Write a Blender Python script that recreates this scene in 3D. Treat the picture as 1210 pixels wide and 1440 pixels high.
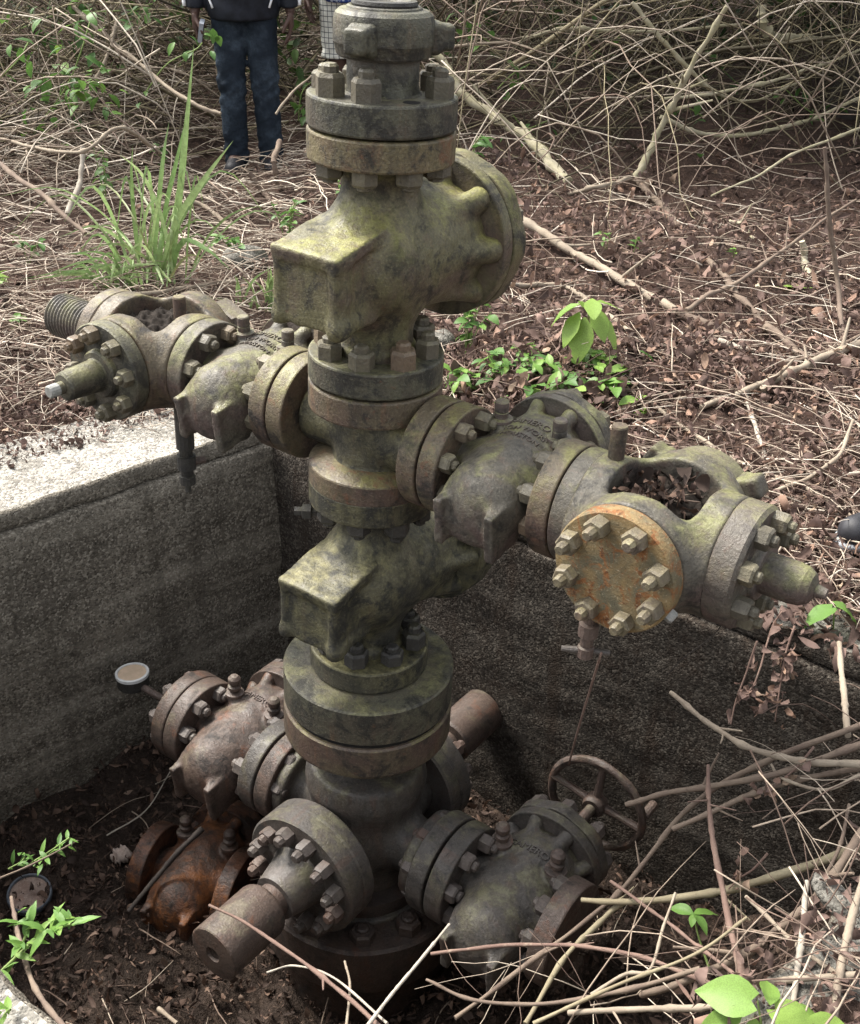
import bpy, math, random
import numpy as np
from mathutils import Matrix, Vector, noise as mnoise

for o in list(bpy.data.objects):
    bpy.data.objects.remove(o)
scene = bpy.context.scene
COL = scene.collection
rng = np.random.default_rng(7)
random.seed(7)
R = math.radians

# ------------------------------------------------------------------ camera
CAM_H, PITCH, FPX = 1.62, R(29.6), 1600.0      # focal length in pixels of a 1210 x 1440 picture
cd = bpy.data.cameras.new('camera')
cam = bpy.data.objects.new('camera', cd)
COL.objects.link(cam)
cam.location = (0, 0, CAM_H)
cam.rotation_euler = (R(90) - PITCH, 0, 0)
cd.sensor_fit = 'VERTICAL'
cd.sensor_height = 24.0
cd.lens = 24.0 * FPX / 1440.0
cd.clip_start, cd.clip_end = 0.05, 500
scene.camera = cam
scene.render.resolution_x, scene.render.resolution_y = 860, 1024

# ------------------------------------------------------------------ light
SUN_EL, SUN_AZ = 56.0, 146.0        # azimuth from +X, anticlockwise: high, to the left and a little behind the well
sd = (math.cos(R(SUN_EL)) * math.cos(R(SUN_AZ)), math.cos(R(SUN_EL)) * math.sin(R(SUN_AZ)), math.sin(R(SUN_EL)))
world = bpy.data.worlds.new('World')
scene.world = world
world.use_nodes = True
wn = world.node_tree
bg = wn.nodes['Background']
sky = wn.nodes.new('ShaderNodeTexSky')
sky.sky_type = 'NISHITA'
sky.sun_disc = False
sky.sun_elevation = R(SUN_EL)
sky.sun_rotation = R(90 - SUN_AZ)
sky.dust_density = 4.0
sky.air_density = 1.0
sky.ozone_density = 1.0
hs = wn.nodes.new('ShaderNodeHueSaturation')
hs.inputs['Saturation'].default_value = 0.22     # a white overcast sky
wn.links.new(sky.outputs[0], hs.inputs['Color'])
wn.links.new(hs.outputs[0], bg.inputs['Color'])
bg.inputs['Strength'].default_value = 0.115
sl = bpy.data.lights.new('sun', 'SUN')
sl.energy = 2.1
sl.angle = R(16)
sl.color = (1.0, 0.95, 0.87)
sun = bpy.data.objects.new('sun', sl)
COL.objects.link(sun)
sun.rotation_euler = Vector(sd).to_track_quat('Z', 'Y').to_euler()
scene.view_settings.view_transform = 'Standard'
scene.view_settings.look = 'None'
scene.view_settings.gamma = 1.0
scene.view_settings.use_curve_mapping = False
scene.view_settings.exposure = 1.92

scene.cycles.max_bounces = 5
scene.cycles.diffuse_bounces = 3
scene.cycles.transmission_bounces = 3

# ------------------------------------------------------------------ pixel helpers (photo 1210 x 1440)
_c, _s = math.cos(PITCH), math.sin(PITCH)
def ray(x, y):
    dx, up = (x - 605) / FPX, -(y - 720) / FPX
    return Vector((dx, _c + up * _s, -_s + up * _c))
def atz(x, y, z):
    d = ray(x, y); return Vector((0, 0, CAM_H)) + d * ((z - CAM_H) / d.z)
def atY(x, y, Y):
    d = ray(x, y); return Vector((0, 0, CAM_H)) + d * (Y / d.y)
def proj(p):
    q = Vector(p) - Vector((0, 0, CAM_H))
    Z = q.y * _c - q.z * _s; up = q.y * _s + q.z * _c
    return 605 + FPX * q.x / Z, 720 - FPX * up / Z

# ------------------------------------------------------------------ mesh helpers
def mesh_np(name, V, F, mat=None, smooth=True, attr=None, sharp=None):
    """V (n,3); F (m,3) or (m,4) or a list of such arrays"""
    me = bpy.data.meshes.new(name)
    V = np.asarray(V, dtype=np.float32)
    Fs = F if isinstance(F, list) else [F]
    Fs = [np.asarray(f, dtype=np.int32) for f in Fs if len(f)]
    nl = sum(f.size for f in Fs); nf = sum(len(f) for f in Fs)
    me.vertices.add(len(V)); me.vertices.foreach_set('co', V.ravel())
    me.loops.add(nl); me.loops.foreach_set('vertex_index', np.concatenate([f.ravel() for f in Fs]))
    me.polygons.add(nf)
    st, tot, k = [], [], 0
    for f in Fs:
        st.append(k + np.arange(len(f)) * f.shape[1]); tot.append(np.full(len(f), f.shape[1])); k += f.size
    me.polygons.foreach_set('loop_start', np.concatenate(st).astype(np.int32))
    me.update(calc_edges=True)
    me.validate()
    me.polygons.foreach_set('use_smooth', np.full(len(me.polygons), smooth))
    if attr is not None:
        a = me.attributes.new('tint', 'FLOAT', 'POINT')
        a.data.foreach_set('value', np.asarray(attr, dtype=np.float32))
    if sharp is not None:
        me.set_sharp_from_angle(angle=R(sharp))
    if mat is not None:
        me.materials.append(mat)
    return me
def pydata(name, V, F, mat=None, smooth=True, sharp=35):
    me = bpy.data.meshes.new(name)
    me.from_pydata([tuple(v) for v in V], [], F)
    me.validate()
    if smooth:
        me.polygons.foreach_set('use_smooth', [True] * len(me.polygons))
        me.set_sharp_from_angle(angle=R(sharp))
    if mat is not None:
        me.materials.append(mat)
    return me
def obj(name, me, parent=None, M=None, mat=None):
    if mat is not None:
        me.materials.clear(); me.materials.append(mat)
    o = bpy.data.objects.new(name, me)
    COL.objects.link(o)
    if parent is not None: o.parent = parent
    if M is not None: o.matrix_local = M
    return o
def empty(name, M=None):
    o = bpy.data.objects.new(name, None); COL.objects.link(o)
    o.empty_display_size = 0.05
    if M is not None: o.matrix_local = M
    return o
def tag(o, label=None, cat=None, group=None, kind=None):
    if label: o['label'] = label
    if cat: o['category'] = cat
    if group: o['group'] = group
    if kind: o['kind'] = kind
    return o
def T(x, y, z): return Matrix.Translation((x, y, z))
def S(s): return Matrix.Scale(s, 4)
def RX(a): return Matrix.Rotation(R(a), 4, 'X')
def RY(a): return Matrix.Rotation(R(a), 4, 'Y')
def RZ(a): return Matrix.Rotation(R(a), 4, 'Z')
AX = {'+z': Matrix.Identity(4), '-z': RX(180), '+x': RY(90), '-x': RY(-90), '+y': RX(-90), '-y': RX(90)}

def lathe(name, prof, mat=None, seg=56, M=None, sharp=19, wob=0.0, bumps=None):
    """closed profile of (radius, z) turned round z"""
    V, F = [], []
    n = len(prof)
    for i in range(seg):
        a = 2 * math.pi * i / seg
        k = 1.0 if bumps is None else bumps(a)
        for (r, z) in prof:
            if wob:
                w = 1 + wob * mnoise.noise(Vector((math.cos(a) * r * 9, math.sin(a) * r * 9, z * 14)))
            else: w = 1
            V.append(Vector((math.cos(a) * r * w * k, math.sin(a) * r * w * k, z)))
    for i in range(seg):
        j = (i + 1) % seg
        for q in range(n - 1):
            a, b, c, d = i * n + q, j * n + q, j * n + q + 1, i * n + q + 1
            F.append((a, b, c, d))
    if prof[0][0] > 1e-5: F.append([i * n for i in range(seg)][::-1])
    if prof[-1][0] > 1e-5: F.append([i * n + n - 1 for i in range(seg)])
    if M is not None: V = [M @ v for v in V]
    return pydata(name, V, F, mat, sharp=sharp)
def disc(r, z0, z1, c=0.004):
    return [(r - c - .02, z0), (r - c, z0), (r - c * .3, z0 + c * .3), (r, z0 + c), (r, (z0 + z1) / 2), (r, z1 - c), (r - c * .3, z1 - c * .3), (r - c, z1), (r - c - .02, z1)]

def surfnet(f, lo, hi, h):
    lo = np.array(lo, float); hi = np.array(hi, float)
    n = np.ceil((hi - lo) / h).astype(int) + 1
    ax = [lo[i] + h * np.arange(n[i]) for i in range(3)]
    X, Y, Z = np.meshgrid(*ax, indexing='ij')
    v = f(X.astype(np.float32), Y.astype(np.float32), Z.astype(np.float32))
    Sg = v < 0
    cs = tuple(n - 1)
    acc = np.zeros(cs + (3,), np.float32); cnt = np.zeros(cs, np.float32)
    edges = []
    for a in range(3):
        s0 = [slice(None)] * 3; s1 = [slice(None)] * 3
        s0[a] = slice(0, -1); s1[a] = slice(1, None)
        va, vb = v[tuple(s0)], v[tuple(s1)]
        cr = Sg[tuple(s0)] != Sg[tuple(s1)]
        t = np.where(cr, va / np.where(cr, va - vb, 1), 0)
        idx = np.stack(np.meshgrid(*[np.arange(k) for k in cr.shape], indexing='ij'), -1).astype(np.float32)
        idx[..., a] += t
        idx *= cr[..., None]
        o = [b for b in range(3) if b != a]
        for d0 in (0, 1):
            for d1 in (0, 1):
                sl_ = [slice(None)] * 3
                sl_[o[0]] = slice(d0, cs[o[0]] + d0); sl_[o[1]] = slice(d1, cs[o[1]] + d1)
                acc += idx[tuple(sl_)]; cnt += cr[tuple(sl_)]
        edges.append((cr, Sg[tuple(s0)]))
    m = cnt > 0
    ids = np.full(cs, -1, np.int64); ids[m] = np.arange(m.sum())
    V = acc[m] / cnt[m][:, None] * h + lo
    Q = []
    for a in range(3):
        cr, s0 = edges[a]
        b, c = (a + 1) % 3, (a + 2) % 3
        I = np.argwhere(cr)
        ok = (I[:, b] > 0) & (I[:, b] < n[b] - 1) & (I[:, c] > 0) & (I[:, c] < n[c] - 1)
        I = I[ok]
        inside = s0[tuple(I.T)]
        def cell(db, dc):
            J = I.copy(); J[:, b] -= db; J[:, c] -= dc
            return ids[tuple(J.T)]
        q = np.stack([cell(1, 1), cell(0, 1), cell(0, 0), cell(1, 0)], 1)
        q[~inside] = q[~inside][:, ::-1]
        Q.append(q)
    Q = np.concatenate(Q)
    return V, Q
# signed distance pieces
def smin(a, b, k):
    h = np.clip(0.5 + 0.5 * (b - a) / k, 0, 1)
    return b + (a - b) * h - k * h * (1 - h)
def smax(a, b, k): return -smin(-a, -b, k)
def s_cyl(p, c, axis, r, h, rd=0.006):
    q = [p[i] - c[i] for i in range(3)]
    o = [i for i in range(3) if i != axis]
    dr = np.sqrt(q[o[0]] ** 2 + q[o[1]] ** 2) - r + rd
    dz = np.abs(q[axis]) - h + rd
    return np.minimum(np.maximum(dr, dz), 0) + np.sqrt(np.maximum(dr, 0) ** 2 + np.maximum(dz, 0) ** 2) - rd
def s_cone(p, a, b, ra, rb):
    """round cone, linear blend of radius along the segment"""
    a = np.array(a, np.float32); b = np.array(b, np.float32); d = b - a
    q = [p[i] - a[i] for i in range(3)]
    t = np.clip((q[0] * d[0] + q[1] * d[1] + q[2] * d[2]) / float(d @ d), 0, 1)
    return np.sqrt(sum((q[i] - t * d[i]) ** 2 for i in range(3))) - (ra + (rb - ra) * t)
def s_box(p, c, hs_, rd=0.008, M=None):
    q = [p[i] - c[i] for i in range(3)]
    if M is not None:
        m = M.to_3x3().transposed()
        q = [m[i][0] * q[0] + m[i][1] * q[1] + m[i][2] * q[2] for i in range(3)]
    d = [np.abs(q[i]) - hs_[i] + rd for i in range(3)]
    return np.minimum(np.maximum(np.maximum(d[0], d[1]), d[2]), 0) + np.sqrt(sum(np.maximum(x, 0) ** 2 for x in d)) - rd
def s_ell(p, c, r):
    k0 = np.sqrt(sum(((p[i] - c[i]) / r[i]) ** 2 for i in range(3)))
    k1 = np.sqrt(sum(((p[i] - c[i]) / r[i] ** 2) ** 2 for i in range(3))) + 1e-6
    return k0 * (k0 - 1) / k1

def catmull(P, n):
    P = np.array([list(p) for p in P], float)
    if len(P) == 2: return P[0] + (P[1] - P[0]) * np.linspace(0, 1, n)[:, None]
    E = np.vstack([2 * P[0] - P[1], P, 2 * P[-1] - P[-2]])
    out = []
    for t in np.linspace(0, len(P) - 1 - 1e-6, n):
        i = int(t); u = t - i
        a, b, c, d = E[i:i + 4]
        out.append(.5 * ((2 * b) + (-a + c) * u + (2 * a - 5 * b + 4 * c - d) * u * u + (-a + 3 * b - 3 * c + d) * u ** 3))
    return np.array(out)
def tubes(C, Rd, sides=4):
    """C (t,n,3) centre lines, Rd (t,n) radii -> verts, quads (open ends closed by the taper)"""
    t, n, _ = C.shape
    tan = np.gradient(C, axis=1)
    tan /= np.linalg.norm(tan, axis=2, keepdims=True) + 1e-9
    ref = np.zeros_like(tan); ref[..., 2] = 1
    flat = np.abs(tan[..., 2]).mean(1) > .8
    ref[flat] = (1, 0, 0)
    u = np.cross(tan, ref); u /= np.linalg.norm(u, axis=2, keepdims=True) + 1e-9
    w = np.cross(tan, u)
    a = np.arange(sides) * 2 * np.pi / sides
    V = C[:, :, None, :] + Rd[:, :, None, None] * (u[:, :, None, :] * np.cos(a)[:, None] + w[:, :, None, :] * np.sin(a)[:, None])
    base = (np.arange(t) * n * sides)[:, None, None]
    i = (np.arange(n - 1) * sides)[None, :, None]
    k = np.arange(sides)[None, None, :]; k2 = (k + 1) % sides
    Q = np.stack([base + i + k, base + i + k2, base + i + sides + k2, base + i + sides + k], -1).reshape(-1, 4)
    caps = []
    if sides == 4:
        b = np.arange(t) * n * sides
        caps = np.concatenate([np.stack([b + 3, b + 2, b + 1, b], 1), np.stack([b + (n - 1) * 4 + q for q in range(4)], 1)])
        Q = np.concatenate([Q, caps])
    return V.reshape(-1, 3), Q
# ------------------------------------------------------------------ materials
class NT:
    def __init__(s, name, rough=0.85, spec=0.25):
        s.m = bpy.data.materials.new(name); s.m.use_nodes = True
        s.t = s.m.node_tree; s.b = s.t.nodes['Principled BSDF']
        s.b.inputs['Roughness'].default_value = rough
        s.b.inputs['Specular IOR Level'].default_value = spec
        s.tc = s.n('ShaderNodeTexCoord')
    def n(s, typ, **kw):
        x = s.t.nodes.new(typ)
        for k, v in kw.items(): setattr(x, k, v)
        return x
    def l(s, a, b): s.t.links.new(a, b)
    def set(s, sock, v):
        if isinstance(v, bpy.types.NodeSocket): s.l(v, sock)
        else: sock.default_value = v
    def noise(s, scale, detail=6, rough=.6, vec=None, dist=0.0, off=None):
        x = s.n('ShaderNodeTexNoise')
        x.inputs['Scale'].default_value = scale; x.inputs['Detail'].default_value = detail
        x.inputs['Roughness'].default_value = rough; x.inputs['Distortion'].default_value = dist
        v = vec if vec is not None else s.tc.outputs['Object']
        if off:
            mp = s.n('ShaderNodeMapping'); mp.inputs['Location'].default_value = off
            s.l(v, mp.inputs[0]); v = mp.outputs[0]
        s.l(v, x.inputs['Vector'])
        return x.outputs['Fac']
    def vor(s, scale, vec=None, feature='F1', out='Distance'):
        x = s.n('ShaderNodeTexVoronoi', feature=feature); x.inputs['Scale'].default_value = scale
        s.l(vec if vec is not None else s.tc.outputs['Object'], x.inputs['Vector'])
        return x.outputs[out]
    def ramp(s, v, a, b, lo=0.0, hi=1.0):
        x = s.n('ShaderNodeMapRange'); x.clamp = True; x.interpolation_type = 'SMOOTHSTEP'
        s.set(x.inputs['Value'], v)
        x.inputs['From Min'].default_value = a; x.inputs['From Max'].default_value = b
        x.inputs['To Min'].default_value = lo; x.inputs['To Max'].default_value = hi
        return x.outputs[0]
    def mix(s, f, a, b, typ='MIX'):
        x = s.n('ShaderNodeMix', data_type='RGBA', blend_type=typ)
        s.set(x.inputs[0], f)
        for i, v in ((6, a), (7, b)):
            if isinstance(v, tuple): v = v + (1,) if len(v) == 3 else v
            s.set(x.inputs[i], v)
        return x.outputs[2]
    def math(s, op, a, b=0.0):
        x = s.n('ShaderNodeMath', operation=op); s.set(x.inputs[0], a); s.set(x.inputs[1], b); return x.outputs[0]
    def bump(s, h, strength, dist=0.004, nrm=None):
        x = s.n('ShaderNodeBump'); x.inputs['Strength'].default_value = strength; x.inputs['Distance'].default_value = dist
        s.l(h, x.inputs['Height'])
        if nrm is not None: s.l(nrm, x.inputs['Normal'])
        return x.outputs[0]
    def out(s, col, bump=None, rough=None):
        s.set(s.b.inputs['Base Color'], col if not isinstance(col, tuple) else col + (1,))
        if bump is not None: s.l(bump, s.b.inputs['Normal'])
        if rough is not None: s.l(rough, s.b.inputs['Roughness'])
        return s.m

def metal(name, base, base2, mould, rust, moss, f_mould=.5, f_rust=.35, f_moss=.5, seed=0.0, flake=0.6, pits=1.0, rnd=0.0):
    """weathered, once painted cast steel: two paint tones, black mould, rust, moss on faces that look up"""
    t = NT(name, .55, .42)
    oi = t.n('ShaderNodeObjectInfo')
    cb = t.n('ShaderNodeCombineXYZ')
    r3 = t.math('MULTIPLY', oi.outputs['Random'], 9.0)
    t.l(r3, cb.inputs[0]); t.l(r3, cb.inputs[1])
    va = t.n('ShaderNodeVectorMath', operation='ADD'); t.l(t.tc.outputs['Object'], va.inputs[0]); t.l(cb.outputs[0], va.inputs[1])
    v = va.outputs[0]
    geo = t.n('ShaderNodeNewGeometry')
    sx = t.n('ShaderNodeSeparateXYZ'); t.l(geo.outputs['Normal'], sx.inputs[0])
    n1 = t.noise(7 + seed, 4, .65, v, .4)
    n2 = t.noise(15, 5, .72, v, .6, (3.1 + seed, 1, 7))
    n3 = t.noise(46, 4, .7, v, .2, (9, 4 + seed, 2))
    n4 = t.noise(170, 3, .7, v)
    mpz = t.n('ShaderNodeMapping'); mpz.inputs['Scale'].default_value = (26, 26, 3.5); t.l(v, mpz.inputs[0])
    streak = t.noise(1.0, 3, .6, mpz.outputs[0])
    c = t.mix(t.ramp(n1, .38, .64), base, base2)
    c = t.mix(t.ramp(streak, .52, .72, 0, .55), c, mould)
    c = t.mix(t.ramp(streak, .28, .44, .18 + .5 * f_rust, 0), c, rust)
    fm = t.ramp(t.math('ADD', t.math('MULTIPLY', n2, .7), t.math('MULTIPLY', n3, .3)), .66 - .3 * f_mould, .76 - .26 * f_mould)
    c = t.mix(t.math('MULTIPLY', fm, .88), c, mould)
    up = t.ramp(sx.outputs[2], -.1, .85)
    fo = t.math('MULTIPLY', up, t.ramp(n1, .62 - .35 * f_moss, .72 - .2 * f_moss))
    fo2 = t.math('MULTIPLY', fo, t.ramp(n3, .3, .6, .35, .95))
    c = t.mix(t.math('MULTIPLY', fo2, .85), c, moss)
    fr = t.ramp(t.math('ADD', t.math('MULTIPLY', t.noise(5, 3, .6, v, .8, (1, 8, 5 + seed)), .6), t.math('MULTIPLY', n3, .4)), .7 - .36 * f_rust, .78 - .3 * f_rust)
    c = t.mix(t.math('MULTIPLY', fr, .9), c, t.mix(t.ramp(n4, .35, .65), rust, tuple(x * .45 for x in rust)))
    if rnd:      # some pieces are rustier or blacker than their neighbours
        c = t.mix(t.ramp(oi.outputs['Random'], .72, .95, 0, rnd), c, rust)
        c = t.mix(t.ramp(oi.outputs['Random'], .05, .30, rnd, 0), c, mould)
    sp = t.ramp(n4, .57, .70)
    c = t.mix(t.math('MULTIPLY', sp, .28), c, tuple(min(1, x * 1.7 + .03) for x in base))
    c = t.mix(1.0, c, t.mix(t.ramp(n4, .30, .68), (.78, .77, .76), (1.12, 1.12, 1.1)), 'MULTIPLY')
    c = t.mix(1.0, c, t.mix(t.ramp(n3, .30, .70), (.82, .81, .80), (1.10, 1.10, 1.09)), 'MULTIPLY')
    sp2 = t.ramp(n4, .30, .38, 1, 0)
    c = t.mix(t.math('MULTIPLY', sp2, .4), c, tuple(x * .6 for x in mould))
    # pale wear on the convex edges
    pt = t.ramp(geo.outputs['Pointiness'], .53, .62)
    c = t.mix(t.math('MULTIPLY', pt, .30), c, tuple(min(1, x * 1.7 + .02) for x in base2))
    h = t.math('ADD', t.math('MULTIPLY', n3, 1.0 * flake), t.math('MULTIPLY', n4, .7))
    h = t.math('SUBTRACT', h, t.ramp(t.vor(95, v), .0, .16, pits * .45, 0))
    return t.out(c, t.bump(h, .8, .0036), t.ramp(n2, .3, .7, .36, .70))

M_OLIVE = metal('olive_paint_metal', (.115, .106, .054), (.090, .066, .052), (.021, .019, .016), (.14, .078, .048), (.215, .212, .062), .58, .22, .62, 0)
M_RING = metal('tan_olive_metal', (.145, .122, .066), (.115, .082, .052), (.018, .017, .015), (.19, .10, .052), (.20, .195, .07), .60, .36, .5, 1.9)
M_FLANGE = metal('grey_olive_metal', (.082, .080, .055), (.068, .057, .044), (.017, .016, .014), (.165, .09, .052), (.165, .16, .078), .66, .26, .55, 1.3)
M_WING = metal('lichen_grey_metal', (.088, .080, .063), (.085, .062, .056), (.021, .019, .017), (.135, .07, .046), (.17, .172, .072), .54, .26, .60, 2.1)
M_SPOOL = metal('brown_olive_metal', (.102, .083, .052), (.086, .056, .046), (.018, .016, .015), (.16, .072, .042), (.18, .172, .06), .54, .36, .55, .7)
M_DARK = metal('oil_and_shadow_metal', (.034, .032, .026), (.024, .022, .02), (.010, .009, .009), (.05, .034, .022), (.075, .07, .038), .6, .1, .45, 3.7)  # near-black tone holds both oil and shadow put into the colour
M_MASTER = metal('dark_olive_metal', (.095, .088, .05), (.045, .042, .033), (.013, .013, .012), (.08, .05, .035), (.235, .215, .105), .70, .1, .68, 3.7)
M_LOW = metal('slate_grey_metal', (.072, .066, .059), (.064, .051, .045), (.022, .020, .019), (.12, .055, .034), (.13, .125, .075), .5, .22, .45, 4.2)
M_LOWRUST = metal('rusty_brown_metal', (.088, .064, .052), (.070, .048, .040), (.022, .018, .016), (.15, .068, .040), (.125, .108, .075), .54, .40, .35, 5.2)
M_RUST = metal('orange_rust_metal', (.105, .045, .024), (.05, .028, .020), (.018, .014, .012), (.21, .080, .026), (.08, .045, .03), .68, .46, .1, 6.1, 1.4)
M_BASE = metal('black_brown_metal', (.055, .038, .030), (.038, .028, .024), (.016, .013, .012), (.085, .036, .02), (.06, .045, .03), .5, .35, .2, 6.6, 1.2)
def blind_mat():
    t = NT('orange_stained_metal', .7, .25)
    v = t.tc.outputs['Object']
    n1 = t.noise(9, 5, .62, v, .9); n2 = t.noise(21, 5, .7, v, .8, (3, 1, 2)); n3 = t.noise(60, 4, .7, v, .4); n4 = t.noise(160, 3, .7, v)
    c = t.mix(t.ramp(n1, .38, .60), (.11, .098, .062), (.215, .15, .07))
    c = t.mix(t.ramp(n2, .50, .62), c, (.205, .088, .032))
    c = t.mix(t.ramp(t.math('ADD', t.math('MULTIPLY', n2, .5), t.math('MULTIPLY', n3, .5)), .55, .63, 0, .85), c, (.075, .036, .02))
    c = t.mix(t.ramp(n1, .30, .40, .75, 0), c, (.06, .05, .036))
    c = t.mix(t.ramp(n4, .58, .70, 0, .5), c, (.42, .36, .24))
    c = t.mix(t.ramp(n4, .30, .40, .6, 0), c, (.05, .035, .025))
    return t.out(c, t.bump(t.math('ADD', n3, t.math('MULTIPLY', n4, .6)), .8, .004))
M_BLIND = blind_mat()
M_NUT = metal('nut_metal', (.105, .094, .056), (.078, .067, .048), (.03, .027, .023), (.15, .08, .045), (.20, .185, .10), .45, .25, .5, 8.1, rnd=.6)
M_NUTLOW = metal('brown_nut_metal', (.08, .066, .056), (.062, .050, .045), (.024, .020, .018), (.12, .055, .033), (.11, .098, .075), .45, .35, .4, 8.6, rnd=.5)

def flat(name, col, rough=.7, spec=.3, var=.25, scale=60, bump=.3):
    t = NT(name, rough, spec)
    n = t.noise(scale, 6, .65)
    c = t.mix(t.ramp(n, .3, .7), tuple(x * (1 - var) for x in col), tuple(min(1, x * (1 + var)) for x in col))
    return t.out(c, t.bump(n, bump, .002))
M_HOLE = flat('hole_black', (.012, .011, .01))
M_BRIGHT = flat('bare_steel', (.26, .26, .24), .4, .5)
M_GRIT = flat('black_debris', (.022, .018, .015), .9, .1, .5, 90, 1.0)

def concrete(name, cols, band=0.0, agg=150, rough=.95, mossy=0.0, stain=(.035, .028, .02)):
    t = NT(name, rough, .12)
    v = t.tc.outputs['Object']
    n1 = t.noise(2.6, 4, .62, v, .5); n2 = t.noise(14, 5, .7, v); n3 = t.noise(70, 3, .7, v)
    vr = t.n('ShaderNodeTexVoronoi'); vr.inputs['Scale'].default_value = agg; t.l(v, vr.inputs['Vector'])
    sxc = t.n('ShaderNodeSeparateColor'); t.l(vr.outputs['Color'], sxc.inputs[0])
    g = sxc.outputs[0]
    c = t.mix(t.ramp(n1, .34, .66), cols[0], cols[1])
    c = t.mix(t.ramp(n2, .4, .7, 0, .6), c, stain)
    c = t.mix(t.math('MULTIPLY', t.ramp(g, .62, 1.0), .55), c, cols[2])
    c = t.mix(t.math('MULTIPLY', t.ramp(g, .0, .45, 1, 0), .75), c, tuple(x * .3 for x in cols[0]))
    if band:
        mp = t.n('ShaderNodeMapping'); mp.inputs['Scale'].default_value = (1.2, 1.2, 16); t.l(v, mp.inputs[0])
        nb = t.noise(1.0, 5, .6, mp.outputs[0], .3)
        c = t.mix(t.ramp(nb, .45, .7, 0, band), c, cols[2])
        mp2 = t.n('ShaderNodeMapping'); mp2.inputs['Scale'].default_value = (11, 11, .9); t.l(v, mp2.inputs[0])
        nd = t.noise(1.0, 5, .6, mp2.outputs[0], .2)
        c = t.mix(t.ramp(nd, .52, .72, 0, .5), c, stain)
    if band:
        wv = t.n('ShaderNodeVectorMath', operation='ADD'); t.l(v, wv.inputs[0])
        nz = t.n('ShaderNodeTexNoise'); nz.inputs['Scale'].default_value = 5.0; nz.inputs['Detail'].default_value = 3; t.l(v, nz.inputs['Vector'])
        sc = t.n('ShaderNodeVectorMath', operation='SCALE'); sc.inputs['Scale'].default_value = .28; t.l(nz.outputs['Color'], sc.inputs[0]); t.l(sc.outputs[0], wv.inputs[1])
        ck = t.vor(1.25, wv.outputs[0], 'DISTANCE_TO_EDGE')
        c = t.mix(t.math('MULTIPLY', t.ramp(ck, .0, .005, .6, 0), t.ramp(n1, .47, .58)), c, tuple(x * .2 for x in cols[0]))
        sz = t.n('ShaderNodeSeparateXYZ'); t.l(v, sz.inputs[0])
        td = t.math('ABSOLUTE', t.math('ADD', t.math('ADD', sz.outputs[2], .70), t.math('MULTIPLY', n2, .12)))
        c = t.mix(t.ramp(td, .0, .035, .35, 0), c, cols[2])
    if mossy:
        c = t.mix(t.ramp(t.noise(5, 6, .65, v, .3, (4, 4, 4)), .52, .68, 0, mossy), c, (.045, .06, .02))
    h = t.math('ADD', t.math('MULTIPLY', t.ramp(vr.outputs['Distance'], 0, .6, 1, 0), .55), t.math('MULTIPLY', n3, .8))
    b = t.bump(h, .9, .006)
    b = t.bump(n2, .8, .014, b)
    return t.out(c, b)
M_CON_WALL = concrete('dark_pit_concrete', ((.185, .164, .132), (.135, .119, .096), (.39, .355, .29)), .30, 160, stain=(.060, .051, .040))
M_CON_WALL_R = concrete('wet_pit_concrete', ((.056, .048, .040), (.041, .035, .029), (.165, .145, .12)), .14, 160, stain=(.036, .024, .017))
M_CON_TOP = concrete('bleached_concrete', ((.34, .32, .285), (.22, .207, .18), (.48, .46, .42)), 0, 130, stain=(.10, .088, .07))
M_STONE = concrete('grey_stone', ((.17, .16, .14), (.12, .115, .10), (.27, .26, .23)), 0, 140, mossy=.4, stain=(.08, .072, .06))

def soil(name, a, b, c3):
    t = NT(name, .95, .1)
    v = t.tc.outputs['Object']
    n1 = t.noise(3, 3, .7, v, .5); n2 = t.noise(28, 5, .75, v, .6); n3 = t.noise(110, 3, .75, v)
    c = t.mix(t.ramp(n1, .35, .65), a, b)
    c = t.mix(t.ramp(n2, .5, .72), c, c3)
    c = t.mix(t.ramp(n3, .35, .6, .6, 0), c, tuple(x * .3 for x in a))
    h = t.math('ADD', n2, t.math('MULTIPLY', n3, .6))
    return t.out(c, t.bump(h, 1.0, .02))
M_SOIL = soil('leaf_mould_soil', (.085, .056, .044), (.055, .038, .031), (.17, .11, .085))
M_FLOOR = soil('dark_wet_soil', (.055, .040, .032), (.036, .027, .022), (.12, .085, .064))

def tinted(name, stops, rough=.75, trans=0.0, spec=.2, vein=0.0):
    """colour picked by each piece's own tint value"""
    t = NT(name, rough, spec)
    at = t.n('ShaderNodeAttribute', attribute_name='tint')
    rp = t.n('ShaderNodeValToRGB')
    el = rp.color_ramp.elements
    while len(el) < len(stops): el.new(.5)
    for e, (p, c) in zip(el, stops):
        e.position = p; e.color = c + (1,)
    n = t.noise(45, 2, .65)
    t.l(at.outputs['Fac'], rp.inputs[0])
    c = t.mix(t.ramp(n, .3, .7, 0, .5), rp.outputs[0], t.mix(1.0, rp.outputs[0], (.45, .4, .38), 'MULTIPLY'))
    m = t.out(c)
    if trans:
        tr = t.n('ShaderNodeBsdfTranslucent'); t.l(c, tr.inputs['Color'])
        mx = t.n('ShaderNodeMixShader'); mx.inputs[0].default_value = trans
        o = t.t.nodes['Material Output']
        t.l(t.b.outputs[0], mx.inputs[1]); t.l(tr.outputs[0], mx.inputs[2]); t.l(mx.outputs[0], o.inputs[0])
    return m
M_TWIG = tinted('dry_twig_bark', [(0, (.07, .048, .038)), (.3, (.15, .105, .082)), (.55, (.30, .24, .185)), (.8, (.48, .41, .325)), (1, (.64, .58, .49))])
M_DARKTWIG = tinted('thicket_bark', [(0, (.035, .03, .02)), (.5, (.11, .095, .062)), (.8, (.22, .19, .12)), (1, (.36, .31, .2))])
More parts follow.
